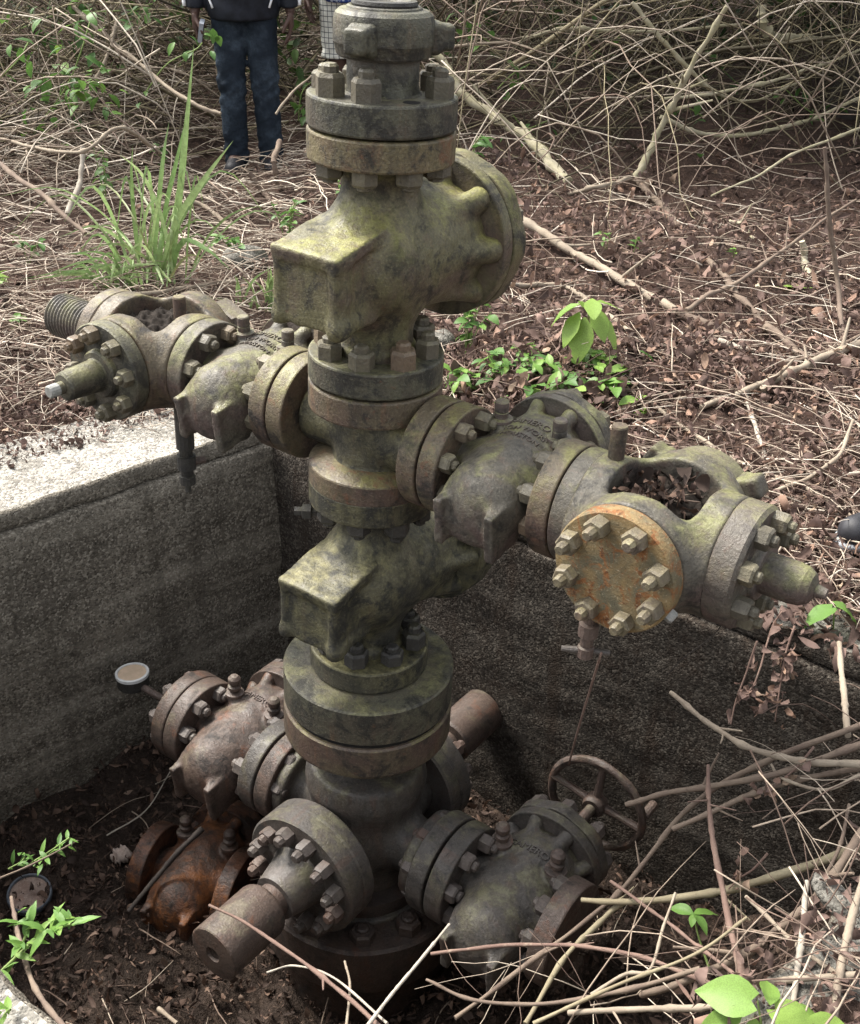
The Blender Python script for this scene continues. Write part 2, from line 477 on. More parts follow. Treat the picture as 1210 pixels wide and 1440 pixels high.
M_LITTER = tinted('dead_leaf', [(0, (.06, .044, .037)), (.3, (.135, .092, .077)), (.6, (.225, .155, .13)), (.85, (.31, .20, .145)), (1, (.47, .37, .27))], .85, .15)
M_LITTERDK = tinted('rotting_leaf', [(0, (.03, .022, .018)), (.4, (.070, .047, .037)), (.75, (.13, .083, .060)), (1, (.26, .19, .145))], .8, .08)
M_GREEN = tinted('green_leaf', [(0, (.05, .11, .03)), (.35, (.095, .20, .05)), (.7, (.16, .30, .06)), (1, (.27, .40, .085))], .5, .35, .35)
M_DKGREEN = tinted('dark_green_leaf', [(0, (.018, .035, .012)), (.5, (.035, .07, .022)), (1, (.10, .17, .045))], .6, .25, .25)  # darker green leaves of the undergrowth and crowns
M_GRASS = tinted('grass_blade', [(0, (.32, .25, .12)), (.2, (.20, .25, .10)), (.6, (.20, .32, .11)), (1, (.36, .47, .21))], .45, .3, .35)
def bark(name, a, b, c3, scale=40):
    t = NT(name, .85, .15)
    oi = t.n('ShaderNodeObjectInfo')
    n1 = t.noise(scale, 6, .7); n2 = t.noise(12, 5, .6)
    mp = t.n('ShaderNodeMapping'); mp.inputs['Scale'].default_value = (1, 1, 1); t.l(t.tc.outputs['Object'], mp.inputs[0])
    c = t.mix(t.ramp(n2, .35, .65), a, b)
    c = t.mix(t.ramp(n1, .55, .72, 0, .7), c, c3)
    c = t.mix(t.math('MULTIPLY', oi.outputs['Random'], .35), c, tuple(x * .6 for x in a))
    return t.out(c, t.bump(n1, .7, .003))
M_BR_PALE = bark('pale_branch_bark', (.31, .26, .20), (.235, .19, .145), (.105, .08, .06))
M_BR_BROWN = bark('brown_branch_bark', (.20, .155, .118), (.135, .10, .08), (.07, .05, .04))
M_BR_RED = bark('reddish_twig_bark', (.20, .135, .108), (.15, .098, .08), (.32, .255, .195))
M_BR_YEL = bark('yellow_branch_bark', (.27, .235, .155), (.21, .175, .115), (.12, .09, .06))
M_BR_WHITE = bark('bleached_stick_wood', (.40, .36, .30), (.31, .27, .22), (.16, .13, .105))
M_BR_OLIVE = bark('lichen_branch_bark', (.33, .30, .19), (.42, .38, .28), (.15, .13, .08), 60)
M_BR_DARK = bark('wet_black_bark', (.05, .042, .038), (.07, .06, .052), (.025, .02, .018))
# ------------------------------------------------------------------ the setting
A2, B2, C2, D2 = Vector((-.53, 3.43)), Vector((-1.87, 2.285)), Vector((1.275, 1.902)), Vector((-.063, .757))
CEN = (A2 + B2 + C2 + D2) / 4
FLOOR_Z = -1.12
def side(p, a, b): return (b.x - a.x) * (p[1] - a.y) - (b.y - a.y) * (p[0] - a.x)
POLY = [A2, B2, D2, C2]
def pit_dist(x, y):
    """signed distance, negative inside the cellar (arrays welcome)"""
    d = None
    for i in range(4):
        a, b = POLY[i], POLY[(i + 1) % 4]
        L = (b - a).length
        v = -((b.x - a.x) * (y - a.y) - (b.y - a.y) * (x - a.x)) / L
        d = v if d is None else np.maximum(d, v)
    return d
_rs = np.random.default_rng(3)
_wv = [(_rs.uniform(.4, 6), _rs.uniform(0, 6.28), _rs.uniform(0, 6.28)) for _ in range(26)]
def gz(x, y):
    """height of the ground outside the cellar"""
    x = np.asarray(x, float); y = np.asarray(y, float)
    h = np.zeros_like(x)
    for k, a, ph in _wv:
        h = h + np.sin((x * math.cos(a) + y * math.sin(a)) * k + ph) * .022 / math.sqrt(k)
    d = pit_dist(x, y)
    near = np.clip((d - .28) / .6, 0, 1)
    h = h * near + .03 * near
    h = h + np.clip((y - 6.6) / 3.0, 0, 1) ** 1.4 * .55          # a low bank under the thicket
    h = h + np.clip(-x - 1.2, 0, 1) * np.clip((y - 4.2) / 2, 0, 1) * .12
    # nothing may stand proud of the bare apron on the left
    ab = np.abs(((B2.x - A2.x) * (y - A2.y) - (B2.y - A2.y) * (x - A2.x)) / (B2 - A2).length)
    apr = np.clip(1 - (ab - .40) / .3, 0, 1) * (x < .2)
    return h * (1 - apr) - .03 * apr
def ground_axis(lo, hi, fine0, fine1, h):
    f = np.arange(fine0, fine1 + h / 2, h)
    a, s = [], h
    p = fine0
    while p > lo:
        s *= 1.25; p -= s; a.append(p)
    b, s, p = [], h, f[-1]
    while p < hi:
        s *= 1.25; p += s; b.append(p)
    return np.concatenate([np.array(a[::-1]), f, np.array(b)])
def build_ground():
    xs = ground_axis(-160, 160, -3.2, 3.2, .045); ys = ground_axis(-20, 220, .2, 7.4, .045)
    X, Y = np.meshgrid(xs, ys, indexing='ij')
    Z = gz(X, Y)
    n2 = rng.normal(0, .006, Z.shape) * (pit_dist(X, Y) > .3)
    Z = Z + n2
    nx, ny = X.shape
    V = np.stack([X, Y, Z], -1).reshape(-1, 3)
    i, j = np.meshgrid(np.arange(nx - 1), np.arange(ny - 1), indexing='ij')
    q = np.stack([i * ny + j, (i + 1) * ny + j, (i + 1) * ny + j + 1, i * ny + j + 1], -1).reshape(-1, 4)
    ctr = V[q].mean(1)
    q = q[pit_dist(ctr[:, 0], ctr[:, 1]) > .1]
    return obj('ground', mesh_np('ground', V, q, M_SOIL))
tag(build_ground(), kind='structure')

def floor_z(x, y):
    x = np.asarray(x, float); y = np.asarray(y, float)
    h = .035 * np.sin(x * 5 + 1) * np.sin(y * 4.3) + .02 * np.sin(x * 13 + y * 9) + .012 * np.sin(x * 29 - y * 23)
    d = -pit_dist(x, y)
    h = h + np.clip(1 - d / .35, 0, 1) * .07
    r = np.hypot(x + .2, y - 2.35)
    h = h - .12 * np.clip(1 - (r - .25) / .5, 0, 1)
    # spoil that slid in along the right side
    sp = np.clip((x - .30) / .9, 0, 1) * np.clip((2.35 - y) / .5, 0, 1)
    h = h + sp * .55
    return FLOOR_Z + h
def build_floor():
    xs = np.arange(-2.0, 1.42, .03); ys = np.arange(.65, 3.6, .03)
    X, Y = np.meshgrid(xs, ys, indexing='ij')
    Z = floor_z(X, Y) + rng.normal(0, .008, X.shape)
    nx, ny = X.shape
    V = np.stack([X, Y, Z], -1).reshape(-1, 3)
    i, j = np.meshgrid(np.arange(nx - 1), np.arange(ny - 1), indexing='ij')
    q = np.stack([i * ny + j, (i + 1) * ny + j, (i + 1) * ny + j + 1, i * ny + j + 1], -1).reshape(-1, 4)
    ctr = V[q].mean(1)
    q = q[pit_dist(ctr[:, 0], ctr[:, 1]) < .07]
    return obj('cellar_floor', mesh_np('cellar_floor', V, q, M_FLOOR))
tag(build_floor(), kind='structure')

def wall(P0, P1, apron, mats, parent, ext=(.0, .0), amp=.008):
    """one cast wall: apron slab on top, set back a little over the wall face, rough inner face"""
    d = (P1 - P0).normalized()
    nin = Vector((-d.y, d.x))
    if (CEN - P0).dot(nin) < 0: nin = -nin
    L = (P1 - P0).length
    us = np.arange(-ext[0], L + ext[1] + .02, .025)
    sec = [(apron, -.25), (apron, -.03)] + [(o, .0) for o in np.linspace(apron - .01, .03, 10)] + [(.022, -.004), (.018, -.012), (.018, -.03), (.018, -.048), (.020, -.058), (.030, -.063), (.030, -.066), (.004, -.069), (0, -.074)]
    sec += [(0, z) for z in np.arange(-.1, -1.45, -.025)]
    V = []
    for u in us:
        for (o, z) in sec:
            p = P0 + d * u - nin * o
            nn = mnoise.noise(Vector((u * 3.1, z * 7, P0.x * 5))) + .6 * mnoise.noise(Vector((u * 11, z * 26, P0.y * 3))) + .35 * mnoise.noise(Vector((u * 40, z * 60, 1)))
            edge = 2.2 if -.02 < z < -.001 or (z == 0 and o < .05) else (1.4 if z > -.09 else 1.0)
            bd = .0055 * (int((-z - .07) / .235) % 2) if z < -.09 and mats[0] is not M_CON_WALL_R else 0      # marks of the shutter boards
            q = p + nin * (nn * amp * edge + bd)
            zz = z + (.004 * mnoise.noise(Vector((u * 9, o * 14, 4))) + .006 * mnoise.noise(Vector((u * 2.3, 1, 2)))) * (1 if z > -.09 else 0)
            V.append((q.x, q.y, zz))
    n = len(sec); m = len(us)
    i, j = np.meshgrid(np.arange(m - 1), np.arange(n - 1), indexing='ij')
    q = np.stack([i * n + j, (i + 1) * n + j, (i + 1) * n + j + 1, i * n + j + 1], -1).reshape(-1, 4)
    V = np.array(V)
    k = 11
    top = q[(q[:, 0] % n) < k]; face = q[(q[:, 0] % n) >= k]
    def sub(f):
        ids, inv = np.unique(f, return_inverse=True)
        return V[ids], inv.reshape(-1, 4)
    w = obj('wall', mesh_np('wall', *sub(face), mats[0], sharp=50), parent)
    a = obj('apron_slab', mesh_np('apron_slab', *sub(top), mats[1], sharp=50), parent)
    return w, a
cellar = tag(empty('concrete_cellar', T(CEN.x, CEN.y, FLOOR_Z)), 'square concrete well cellar with rough dark walls sunk around the wellhead', 'cellar')
ci = T(-CEN.x, -CEN.y, -FLOOR_Z)
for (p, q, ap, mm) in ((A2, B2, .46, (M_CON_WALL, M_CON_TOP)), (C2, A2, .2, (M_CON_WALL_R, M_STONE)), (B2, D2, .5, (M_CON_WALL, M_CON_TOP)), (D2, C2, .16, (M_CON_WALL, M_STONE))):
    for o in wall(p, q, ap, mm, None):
        o.parent = cellar; o.matrix_local = ci
# ------------------------------------------------------------------ the wellhead
# well axes: x along the wings (to the right), y along the valve bonnets (away), z up; it leans a little to the right
WBASE = -1.25
LEAN = 2.63
WM = T(-.15, 2.35, 0) @ RY(LEAN) @ RZ(-36) @ T(0, 0, WBASE)
well = tag(empty('wellhead', WM), 'tall mossy oil wellhead of stacked flanged valves standing in the cellar', 'wellhead')
UP = T(0, 0, -WBASE)
def part(name, me, mat=None, M=None, parent=None):
    """a part of the well; M is given in well axes with z = 0 at ground level"""
    if parent is None:
        return obj(name, me, well, UP @ (M if M is not None else Matrix.Identity(4)), mat)
    return obj(name, me, parent, M, mat)

def hex_nut(name, mat, r=.026, h=.030, stud=.013, sh=.014, dome=True):
    V, F = [], []
    def ring(rr, z, n, ph=0): 
        k = len(V)
        for i in range(n):
            a = 2 * math.pi * (i + ph) / n
            V.append((rr * math.cos(a), rr * math.sin(a), z))
        return k
    a = ring(r, 0, 6); b = ring(r, h * .82, 6); c = ring(r * .84, h, 6)
    for (p, q) in ((a, b), (b, c)):
        for i in range(6):
            j = (i + 1) % 6; F.append((p + i, p + j, q + j, q + i))
    F.append([c + i for i in range(6)])
    d = ring(stud, h - .002, 8); e = ring(stud, h + sh * .7, 8); f = ring(stud * .72, h + sh, 8)
    for (p, q) in ((d, e), (e, f)):
        for i in range(8):
            j = (i + 1) % 8; F.append((p + i, p + j, q + j, q + i))
    F.append([f + i for i in range(8)])
    return pydata(name, V, F, mat, sharp=30)
NUT_BIG = hex_nut('nut', M_NUT, .0295, .036, .0165, .014)
NUT_MID = hex_nut('nut', M_NUT, .0225, .026, .0115, .012)
NUT_SQ = hex_nut('nut', M_NUT, .0295, .026, .0165, .008)
NUT_DARK = hex_nut('nut', M_DARK, .0295, .036, .0165, .016)
NUT_LOW = hex_nut('nut', M_NUTLOW, .0225, .026, .0125, .012)
NUT_LOWBIG = hex_nut('nut', M_NUTLOW, .024, .032, .015, .018)
NUT_BASE = hex_nut('nut', M_BASE, .036, .036, .019, .012)
NUT_BLIND = hex_nut('nut', metal('ochre_nut_metal', (.13, .115, .06), (.10, .078, .06), (.035, .028, .024), (.17, .075, .035), (.21, .19, .085), .42, .3, .5, 8.9), .0235, .028, .0125, .02)

def nuts(parent, M, rad, n, phase, me, skip=(), base=None, tilt=1.0):
    """nuts round a flange; M puts z along the bolt direction (in the parent's axes)"""
    for i in range(n):
        if i in skip: continue
        a = phase + 360.0 * i / n
        m = M @ RZ(a) @ T(rad, 0, 0) @ RZ(random.uniform(0, 60)) @ Matrix.Diagonal((random.uniform(.95, 1.04),) * 2 + (random.uniform(.86, 1.2), 1))
        obj('nut', me, parent, m if base is None else base @ m)

def flange_mesh(r, t, bore=0.0, mat=None, hub=None, seg=60, c=.005, bumps=None):
    """a flange plate from z=0 to z=t; hub = (radius, length) of a raised neck on the far side"""
    p = disc(r, 0, t, c)
    p = [(0.0, 0)] + p
    if hub:
        p = p[:-1] + [(hub[0] + .022, t), (hub[0] + .006, t + .006), (hub[0], t + .02), (hub[0], t + hub[1]), (0, t + hub[1])]
    else:
        p = p + [(0.0, t)]
    return lathe('flange', p, mat, seg, wob=.004, bumps=bumps)
RING = lathe('gasket', [(0, -.006), (.118, -.006), (.118, .006), (0, .006)], M_HOLE, 40)
def gasket(parent, M, s=1.0):
    return obj('gasket', RING, parent, M @ S(s))

# ---- cast gate-valve bodies (distance fields turned into one smooth casting each)
def main_body():
    """run along z, bonnet along +y"""
    def f(x, y, z):
        p = (x, y, z)
        rr = np.sqrt(x * x + (z * .97) ** 2)
        d = s_cone(p, (0, -.035, 0), (0, .17, 0), .128, .134)
        blk = s_box(p, (0, -.165, -.016), (.078, .066, .078), .004)
        d = smin(d, blk, .014)
        roof = s_box(p, (0, -.160, .066), (.086, .080, .013), .004, RX(13))
        d = smin(d, roof, .012)
        for sx in (-1, 1):
            d = smin(d, s_box(p, (sx * .074, -.215, -.02), (.010, .022, .080), .004), .008)
            d = smin(d, s_cone(p, (sx * .076, -.222, -.082), (sx * .05, -.12, -.09), .017, .017), .02)
        nk = s_cyl(p, (0, 0, 0), 2, .080, .232, .004)
        d = smin(d, nk, .045)
        d = smin(d, s_cyl(p, (0, 0, .21), 2, .088, .022, .006), .015)
        d = smin(d, s_cyl(p, (0, 0, -.21), 2, .088, .022, .006), .015)
        # pocketed bonnet shoulder
        ang = np.arctan2(z, x); k = 2 * math.pi / 8
        fo = np.mod(ang + k / 2, k) - k / 2
        rad = np.sqrt(x * x + z * z)
        q = (rad * np.cos(fo), y, rad * np.sin(fo))
        rib = s_cone(q, (.108, .09, 0), (.145, .218, 0), .012, .028)
        d = smin(d, rib, .022)
        d = smax(d, y - .232, .003)
        d = smin(d, s_cyl(p, (0, .205, 0), 1, .125, .03, .003), .006)
        d = d + .0011 * np.sin(x * 61 + z * 37) * np.sin(y * 53 + z * 29 + 1) + .0007 * np.sin(x * 171 + 2) * np.sin(y * 149) * np.sin(z * 160 + 1)
        return d
    return surfnet(f, (-.2, -.27, -.26), (.2, .31, .26), .0046)
def wing_body():
    """run along x, bonnet along +y"""
    def f(x, y, z):
        p = (x, y, z)
        d = s_cone(p, (0, -.082, -.012), (0, .10, 0), .092, .106)
        d = smin(d, s_box(p, (0, -.085, -.062), (.055, .07, .030), .02), .035)
        for sx in (-1, 1):
            d = smin(d, s_box(p, (sx * .062, -.132, -.044), (.0105, .046, .056), .003, RX(8)), .018)
        d = smin(d, s_cyl(p, (0, 0, 0), 0, .058, .145, .004), .04)
        for sx in (-1, 1):   # grease-fitting bosses
            d = smin(d, s_cyl(p, (sx * .072, .06, .045), 2, .024, .05, .004), .014)
        ang = np.arctan2(z, x); k = 2 * math.pi / 8
        fo = np.mod(ang, k) - k / 2
        rad = np.sqrt(x * x + z * z)
        q = (rad * np.cos(fo), y, rad * np.sin(fo))
        d = smin(d, s_cone(q, (.085, .09, 0), (.106, .165, 0), .008, .02), .014)
        d = smax(d, y - .178, .003)
        d = smin(d, s_cyl(p, (0, .16, 0), 1, .09, .02, .003), .005)
        d = d + .0012 * np.sin(x * 81 + z * 47) * np.sin(y * 73 + z * 39 + 1) + .0007 * np.sin(x * 211 + 2) * np.sin(y * 189) * np.sin(z * 200 + 1)
        return d
    return surfnet(f, (-.16, -.2, -.15), (.16, .21, .15), .0042)
MB, WB = main_body(), wing_body()
from mathutils.bvhtree import BVHTree
WB_TREE = BVHTree.FromPolygons([tuple(v) for v in WB[0].tolist()], [tuple(q) for q in WB[1].tolist()])
def body_mesh(VQ, mat): return mesh_np('valve_body', VQ[0], VQ[1], mat)

def lobes(n, depth):
    def b(a):
        c = math.cos(n * a)
        return 1 - depth * (0.5 - 0.5 * math.tanh(c * 3.0))
    return b
def raised_text(name, s, size, rad, v0, mat):
    """letters cast proud on the top of a barrel of the given radius whose axis is y"""
    cu = bpy.data.curves.new('lettering', 'FONT'); cu.body = s; cu.size = size; cu.extrude = .002; cu.align_x = 'CENTER'
    cu.resolution_u = 2
    o = bpy.data.objects.new('lettering', cu); COL.objects.link(o)
    dg = bpy.context.evaluated_depsgraph_get()
    me = bpy.data.meshes.new_from_object(o.evaluated_get(dg))
    bpy.data.objects.remove(o)
    for v in me.vertices:
        x, y = v.co.x, v0 + v.co.y
        h = WB_TREE.ray_cast(Vector((x, y, .4)), Vector((0, 0, -1)))
        z = h[0].z if h[0] is not None else rad[0]
        v.co = Vector((x, y, z + .0008 + v.co.z * 1.1))
    me.materials.clear(); me.materials.append(mat)
    return me

BON_BIG = lathe('bonnet', [(0, 0)] + disc(.181, 0, .048, .004) + [(.085, .05), (.075, .07), (.072, .11), (.05, .125), (.022, .125), (.022, .19), (0, .19)], M_OLIVE, 96, AX['+y'], bumps=lambda a: 1 - .028 * (0.5 - 0.5 * math.tanh(math.cos(8 * a) * 2.5)))
BON_MID = lathe('bonnet', [(0, 0)] + disc(.132, 0, .034, .005) + [(.072, .034), (.066, .05), (.060, .08), (.042, .094), (.018, .094), (.018, .13), (0, .13)], M_WING, 96, AX['+y'], bumps=lambda a: 1 - .035 * (0.5 - 0.5 * math.tanh(math.cos(8 * a) * 2.5)))
FIT = lathe('grease_fitting', [(0, 0), (.026, 0), (.026, .006), (.0155, .008), (.0155, .02), (.0135, .022), (.0155, .024), (.0155, .044), (.013, .047), (0, .047)], M_WING, 20)
FIT_LOW = lathe('grease_fitting', [(0, 0), (.026, 0), (.026, .008), (.012, .012), (.012, .016), (.018, .020), (.018, .028), (.012, .032), (.017, .040), (.017, .052), (.010, .060), (0, .062)], M_LOWRUST, 16)

def main_valve(zc, mat, label, fl_mat):
    v = part('gate_valve', body_mesh(MB, mat), None, T(0, 0, zc))
    v['label'] = label
    top = lathe('end_flange', [(.06, .205)] + [(.10, .205)] + disc(.15, .205, .265, .005)[1:] + [(.06, .265)], M_RING if zc > .5 else fl_mat, 60, wob=.003)
    bot = lathe('end_flange', [(.06, -.265)] + disc(.15, -.265, -.205, .005)[1:-1] + [(.10, -.205), (.06, -.205)], fl_mat, 60, wob=.003)
    b = BON_BIG.copy(); b.materials.clear(); b.materials.append(mat)
    obj('end_flange', top, v); obj('end_flange', bot, v)
    obj('bonnet_flange', lathe('bonnet_flange', [(0, 0)] + disc(.179, 0, .032, .004) + [(0, .032)], mat, 72, AX['+y'], wob=.002), v, T(0, .216, 0))
    obj('bonnet', b, v, T(0, .252, 0))
    nuts(v, AX['+y'] @ T(0, 0, .300), .146, 8, 22.5, NUT_MID)
    return v
def wing_valve(M, mat, label, fl_mats, fit, nut, sx=(1, 1), letters=(), lm=None, scale=1.0):
    v = part('gate_valve', body_mesh(WB, mat), None, M @ S(scale))
    v['label'] = label
    for s, fm in zip((-1, 1), fl_mats):
        me = lathe('end_flange', [(.04, 0)] + [(.07, 0)] + disc(.125, 0, .048, .004)[1:] + [(.04, .048)], fm, 56, wob=.003)
        obj('end_flange', me, v, T(s * .112, 0, 0) @ AX['+x' if s > 0 else '-x'])
    b = BON_MID.copy(); b.materials.clear(); b.materials.append(mat)
    obj('bonnet_flange', lathe('bonnet_flange', [(0, 0)] + disc(.131, 0, .028, .003) + [(0, .028)], mat, 64, AX['+y'], wob=.002), v, T(0, .162, 0))
    obj('bonnet', b, v, T(0, .193, 0))
    nuts(v, AX['+y'] @ T(0, 0, .228), .108, 8, 0, nut)
    for s in (-1, 1):
        obj('grease_fitting', fit, v, T(s * .072, .06, .094) @ RX(random.uniform(-4, 4)))
    for (txt, size, v0) in letters:
        obj('raised_lettering', raised_text('lettering', txt, size, (.0800, .225), v0, lm), v)
    return v

# ---- stack on the axis, top to bottom
Z_CAP0 = 1.305
cap = lathe('union_cap', [(.0, .075), (.058, .075), (.060, .085), (.068, .087), (.072, .085), (.0735, .082), (.086, .080), (.094, .073), (.098, .060), (.098, .022), (.096, .018), (.092, .0), (.088, -.004), (.0, -.004)][::-1], M_FLANGE, 56, wob=.006)
capo = part('hammer_union_cap', cap, None, T(0, 0, Z_CAP0) @ RZ(36))
for a in (-112, 8, 128):
    def lugf(x, y, z):
        p = (x, y, z)
        d = s_box(p, (0, 0, 0), (.024, .023, .024), .008)
        return smin(d, s_box(p, (-.022, 0, -.002), (.02, .028, .03), .01), .01)
    obj('lug', mesh_np('lug', *surfnet(lugf, (-.05, -.04, -.04), (.04, .04, .04), .004), M_FLANGE), capo, RZ(a) @ T(.112, 0, .034))
obj('cap_ring', lathe('cap_ring', [(.040, .084), (.062, .084), (.064, .090), (.062, .096), (.050, .097), (.040, .090)], M_DARK, 48), capo)
part('neck', lathe('neck', [(0, 0), (.082, 0), (.074, .008), (.071, .02), (.071, .09), (0, .09)], M_FLANGE, 48, wob=.003), None, T(0, 0, 1.230))
tf = part('top_flange', flange_mesh(.15, .062, mat=M_FLANGE), None, T(0, 0, 1.172))
nuts(tf, T(0, 0, .062), .115, 8, 22.5, NUT_BIG, skip=(7,))
obj('hole_shade_disc', lathe('hole_shade_disc', [(0, .0), (.0165, 0), (.017, .0006), (0, .001)], M_HOLE, 20), tf, RZ(22.5 + 315) @ T(.113, 0, .0622))  # thin black disc paints the shade inside an empty bolt hole
gasket(tf, T(0, 0, -.003))
va = main_valve(.903, M_OLIVE, 'upper main valve with square front block and bolted round bonnet', M_FLANGE)
nuts(va, T(0, 0, .205) @ AX['-z'], .115, 8, 22.5, NUT_SQ)
nuts(va, T(0, 0, -.205), .115, 8, 22.5, NUT_BIG)

def spool_body():
    def f(x, y, z):
        p = (x, y, z)
        d = s_cyl(p, (0, 0, 0), 2, .090, .11, .004)
        d = smin(d, s_cyl(p, (0, 0, 0), 0, .072, .17, .004), .018)
        d = smin(d, s_cone(p, (0, 0, -.115), (0, 0, -.055), .125, .088), .012)
        return d
    return surfnet(f, (-.19, -.18, -.14), (.19, .18, .14), .006)
ZW = .503
sp = part('flow_cross', mesh_np('flow_cross', *spool_body(), M_MASTER), None, T(0, 0, ZW))
obj('end_flange', lathe('end_flange', [(.06, .066)] + [(.10, .066)] + disc(.15, .066, .130, .005)[1:] + [(.06, .130)], M_SPOOL, 60, wob=.003), sp)
obj('end_flange', lathe('end_flange', [(.06, -.124)] + disc(.15, -.124, -.072, .005)[1:-1] + [(.115, -.062), (.06, -.06)], M_SPOOL, 60, wob=.003), sp)
gasket(sp, T(0, 0, .1325)); gasket(sp, T(0, 0, -.1265))
WG = (.205, .225)      # where the wing flanges meet: right, left
for s, g in ((1, WG[0]), (-1, WG[1])):
    obj('end_flange', lathe('end_flange', [(.04, 0), (.07, 0)] + disc(.125, 0, .048, .004)[1:] + [(.04, .048)], M_SPOOL, 56, wob=.003), sp, T(s * (g - .05), 0, 0) @ AX['+x' if s > 0 else '-x'])
    gasket(sp, T(s * (g + .0), 0, 0) @ AX['+x'], .8)
vm = main_valve(.12, M_MASTER, 'lower main valve streaked with black oil and painted shadow', M_MASTER)  # its blackened tone stands for oil and shadow together
nuts(vm, T(0, 0, .205) @ AX['-z'], .115, 8, 22.5, NUT_DARK)
# drain plug that sticks out on the left below the cross
obj('side_plug', lathe('side_plug', [(0, 0), (.012, 0), (.012, .03), (.02, .03), (.02, .05), (.012, .052), (.012, .07), (0, .07)], M_DARK, 6), vm, RZ(36) @ T(-.115, .0, .16) @ AX['-x'])
ob = part('adapter_flange', lathe('adapter_flange', [(0, -.215), (.218 - .006, -.215), (.218, -.209), (.218, -.012), (.212, -.004), (.204, 0), (.155, .003), (.0, .003)], M_FLANGE, 72, wob=.003), None, T(0, 0, -.150))
ob.data = lathe('adapter_flange', [(0, -.103), (.212, -.103), (.218, -.097), (.218, -.06), (.218, -.005), (.2135, 0), (.19, .0005), (.155, .001), (.0, .001)], M_FLANGE, 72, wob=.003)
nuts(ob, T(0, 0, .072), .115, 8, 22.5, NUT_DARK)
obj('seal_ring', lathe('seal_ring', [(0, -.118), (.208, -.118), (.208, -.10), (0, -.10)], M_HOLE, 60), ob)

# tubing head
ZT = -.698
def head_body():
    def f(x, y, z):
        p = (x, y, z)
        d = s_cone(p, (0, 0, .16), (0, 0, -.02), .165, .125)
        d = smax(d, z - .225, .01)
        d = smin(d, s_cone(p, (0, 0, -.02), (0, 0, -.18), .125, .14), .04)
        d = smin(d, s_cyl(p, (0, 0, 0), 0, .078, .28, .006), .05)
        d = smin(d, s_cyl(p, (0, 0, 0), 1, .105, .20, .006), .05)
        d = smin(d, s_cyl(p, (0, 0, -.215), 2, .205, .025, .008), .03)
        for sx in (-1, 1):
            d = smin(d, s_cyl(p, (sx * .225, 0, 0), 0, .125, .018, .008), .02)
        d = d + .0012 * np.sin(x * 61 + z * 37) * np.sin(y * 53 + z * 29 + 1)
        return d
    return surfnet(f, (-.3, -.24, -.26), (.3, .24, .24), .0075)
th = part('tubing_head', mesh_np('tubing_head', *head_body(), M_LOW), None, T(0, 0, ZT))
obj('top_flange', lathe('top_flange', [(0, 0), (.19, 0), (.205, .004), (.216, .012), (.219, .02), (.219, .098), (.214, .103), (0, .103)], M_SPOOL, 72, wob=.003), th, T(0, 0, -.368 - ZT))
fe = part('plug_flange', lathe('plug_flange', [(0, 0), (.17, 0), (.176, .006), (.177, .04), (.173, .045), (.173, .05), (.177, .053), (.177, .092), (.171, .099), (.09, .101), (.083, .112), (.078, .13), (.062, .195), (.0, .195)], M_LOW, 64, wob=.004), None, T(0, -.175, ZT) @ AX['-y'])
nuts(fe, T(0, 0, .1), .135, 12, 15, NUT_LOWBIG)
pl = part('bull_plug', lathe('bull_plug', [(0, 0), (.045, 0), (.045, .04), (.066, .042), (.072, .05), (.075, .06), (.075, .225), (.072, .228), (.066, .229), (.022, .230), (.018, .224), (0, .223)], M_LOWRUST, 48, wob=.012), None, T(0, -.36, ZT) @ AX['-y'])
fb = part('plug_flange', lathe('plug_flange', [(0, 0), (.17, 0), (.176, .006), (.177, .04), (.172, .046), (.177, .052), (.177, .092), (.171, .099), (.09, .101), (.083, .112), (.07, .15), (.062, .195), (.0, .195)], M_LOW, 56, wob=.004), None, T(0, .175, ZT) @ AX['+y'])
nuts(fb, T(0, 0, .1), .135, 12, 15, NUT_LOWBIG)
part('bull_plug', lathe('bull_plug', [(0, 0), (.045, 0), (.045, .04), (.068, .042), (.073, .05), (.073, .30), (.068, .312), (0, .314)], M_LOWRUST, 44, wob=.008), None, T(0, .36, ZT) @ AX['+y'])
# casing head at the cellar floor
cs = part('casing_head', lathe('casing_head', [(0, -.62), (.25, -.62), (.25, -.5), (.255, -.2), (.285, -.17), (.295, -.16), (.298, -.15), (.298, -.008), (.29, 0), (.19, .002), (.185, .05), (.0, .05)], M_BASE, 72, wob=.012), None, T(0, 0, -.90))
nuts(cs, T(0, 0, 0), .246, 12, 8, NUT_BASE)

# ---- wings
GAP = .004
def wing(s):
    g = WG[0] if s > 0 else WG[1]
    vc = g + GAP + .160
    v = wing_valve(T(s * vc, 0, ZW), M_WING, 'right wing valve with raised lettering and two grease fittings' if s > 0 else 'left wing valve with raised lettering and two grease fittings', (M_SPOOL, M_SPOOL) if s > 0 else (M_WING, M_SPOOL), FIT, NUT_MID,
                   letters=(('CAMERON', .026, .068), ('IRON WORKS', .021, .040), ('HOUSTON', .019, .014)), lm=M_WING)
    nuts(v, T(-s * .112, 0, 0) @ AX['+x' if s > 0 else '-x'], .0975, 8, 22.5, NUT_MID)
    nuts(v, T(s * .112, 0, 0) @ AX['-x' if s > 0 else '+x'], .0975, 8, 22.5, NUT_MID)
    return vc + .160 + GAP
def cross_body():
    def f(x, y, z):
        p = (x, y, z)
        d = s_ell(p, (0, 0, -.035), (.12, .12, .075))
        for ax_, sg in ((0, 1), (0, -1), (1, 1), (1, -1)):
            c = [0, 0, 0]; c[ax_] = sg * .120
            d = smin(d, s_cyl(p, c, ax_, .124, .028, .005), .05)
        d = smax(d, -s_ell(p, (0, 0, .116), (.076, .076, .082)), .012)
        d = d + .001 * np.sin(x * 81 + z * 47) * np.sin(y * 73 + z * 39 + 1)
        return d
    return surfnet(f, (-.16, -.16, -.15), (.16, .16, .15), .005)
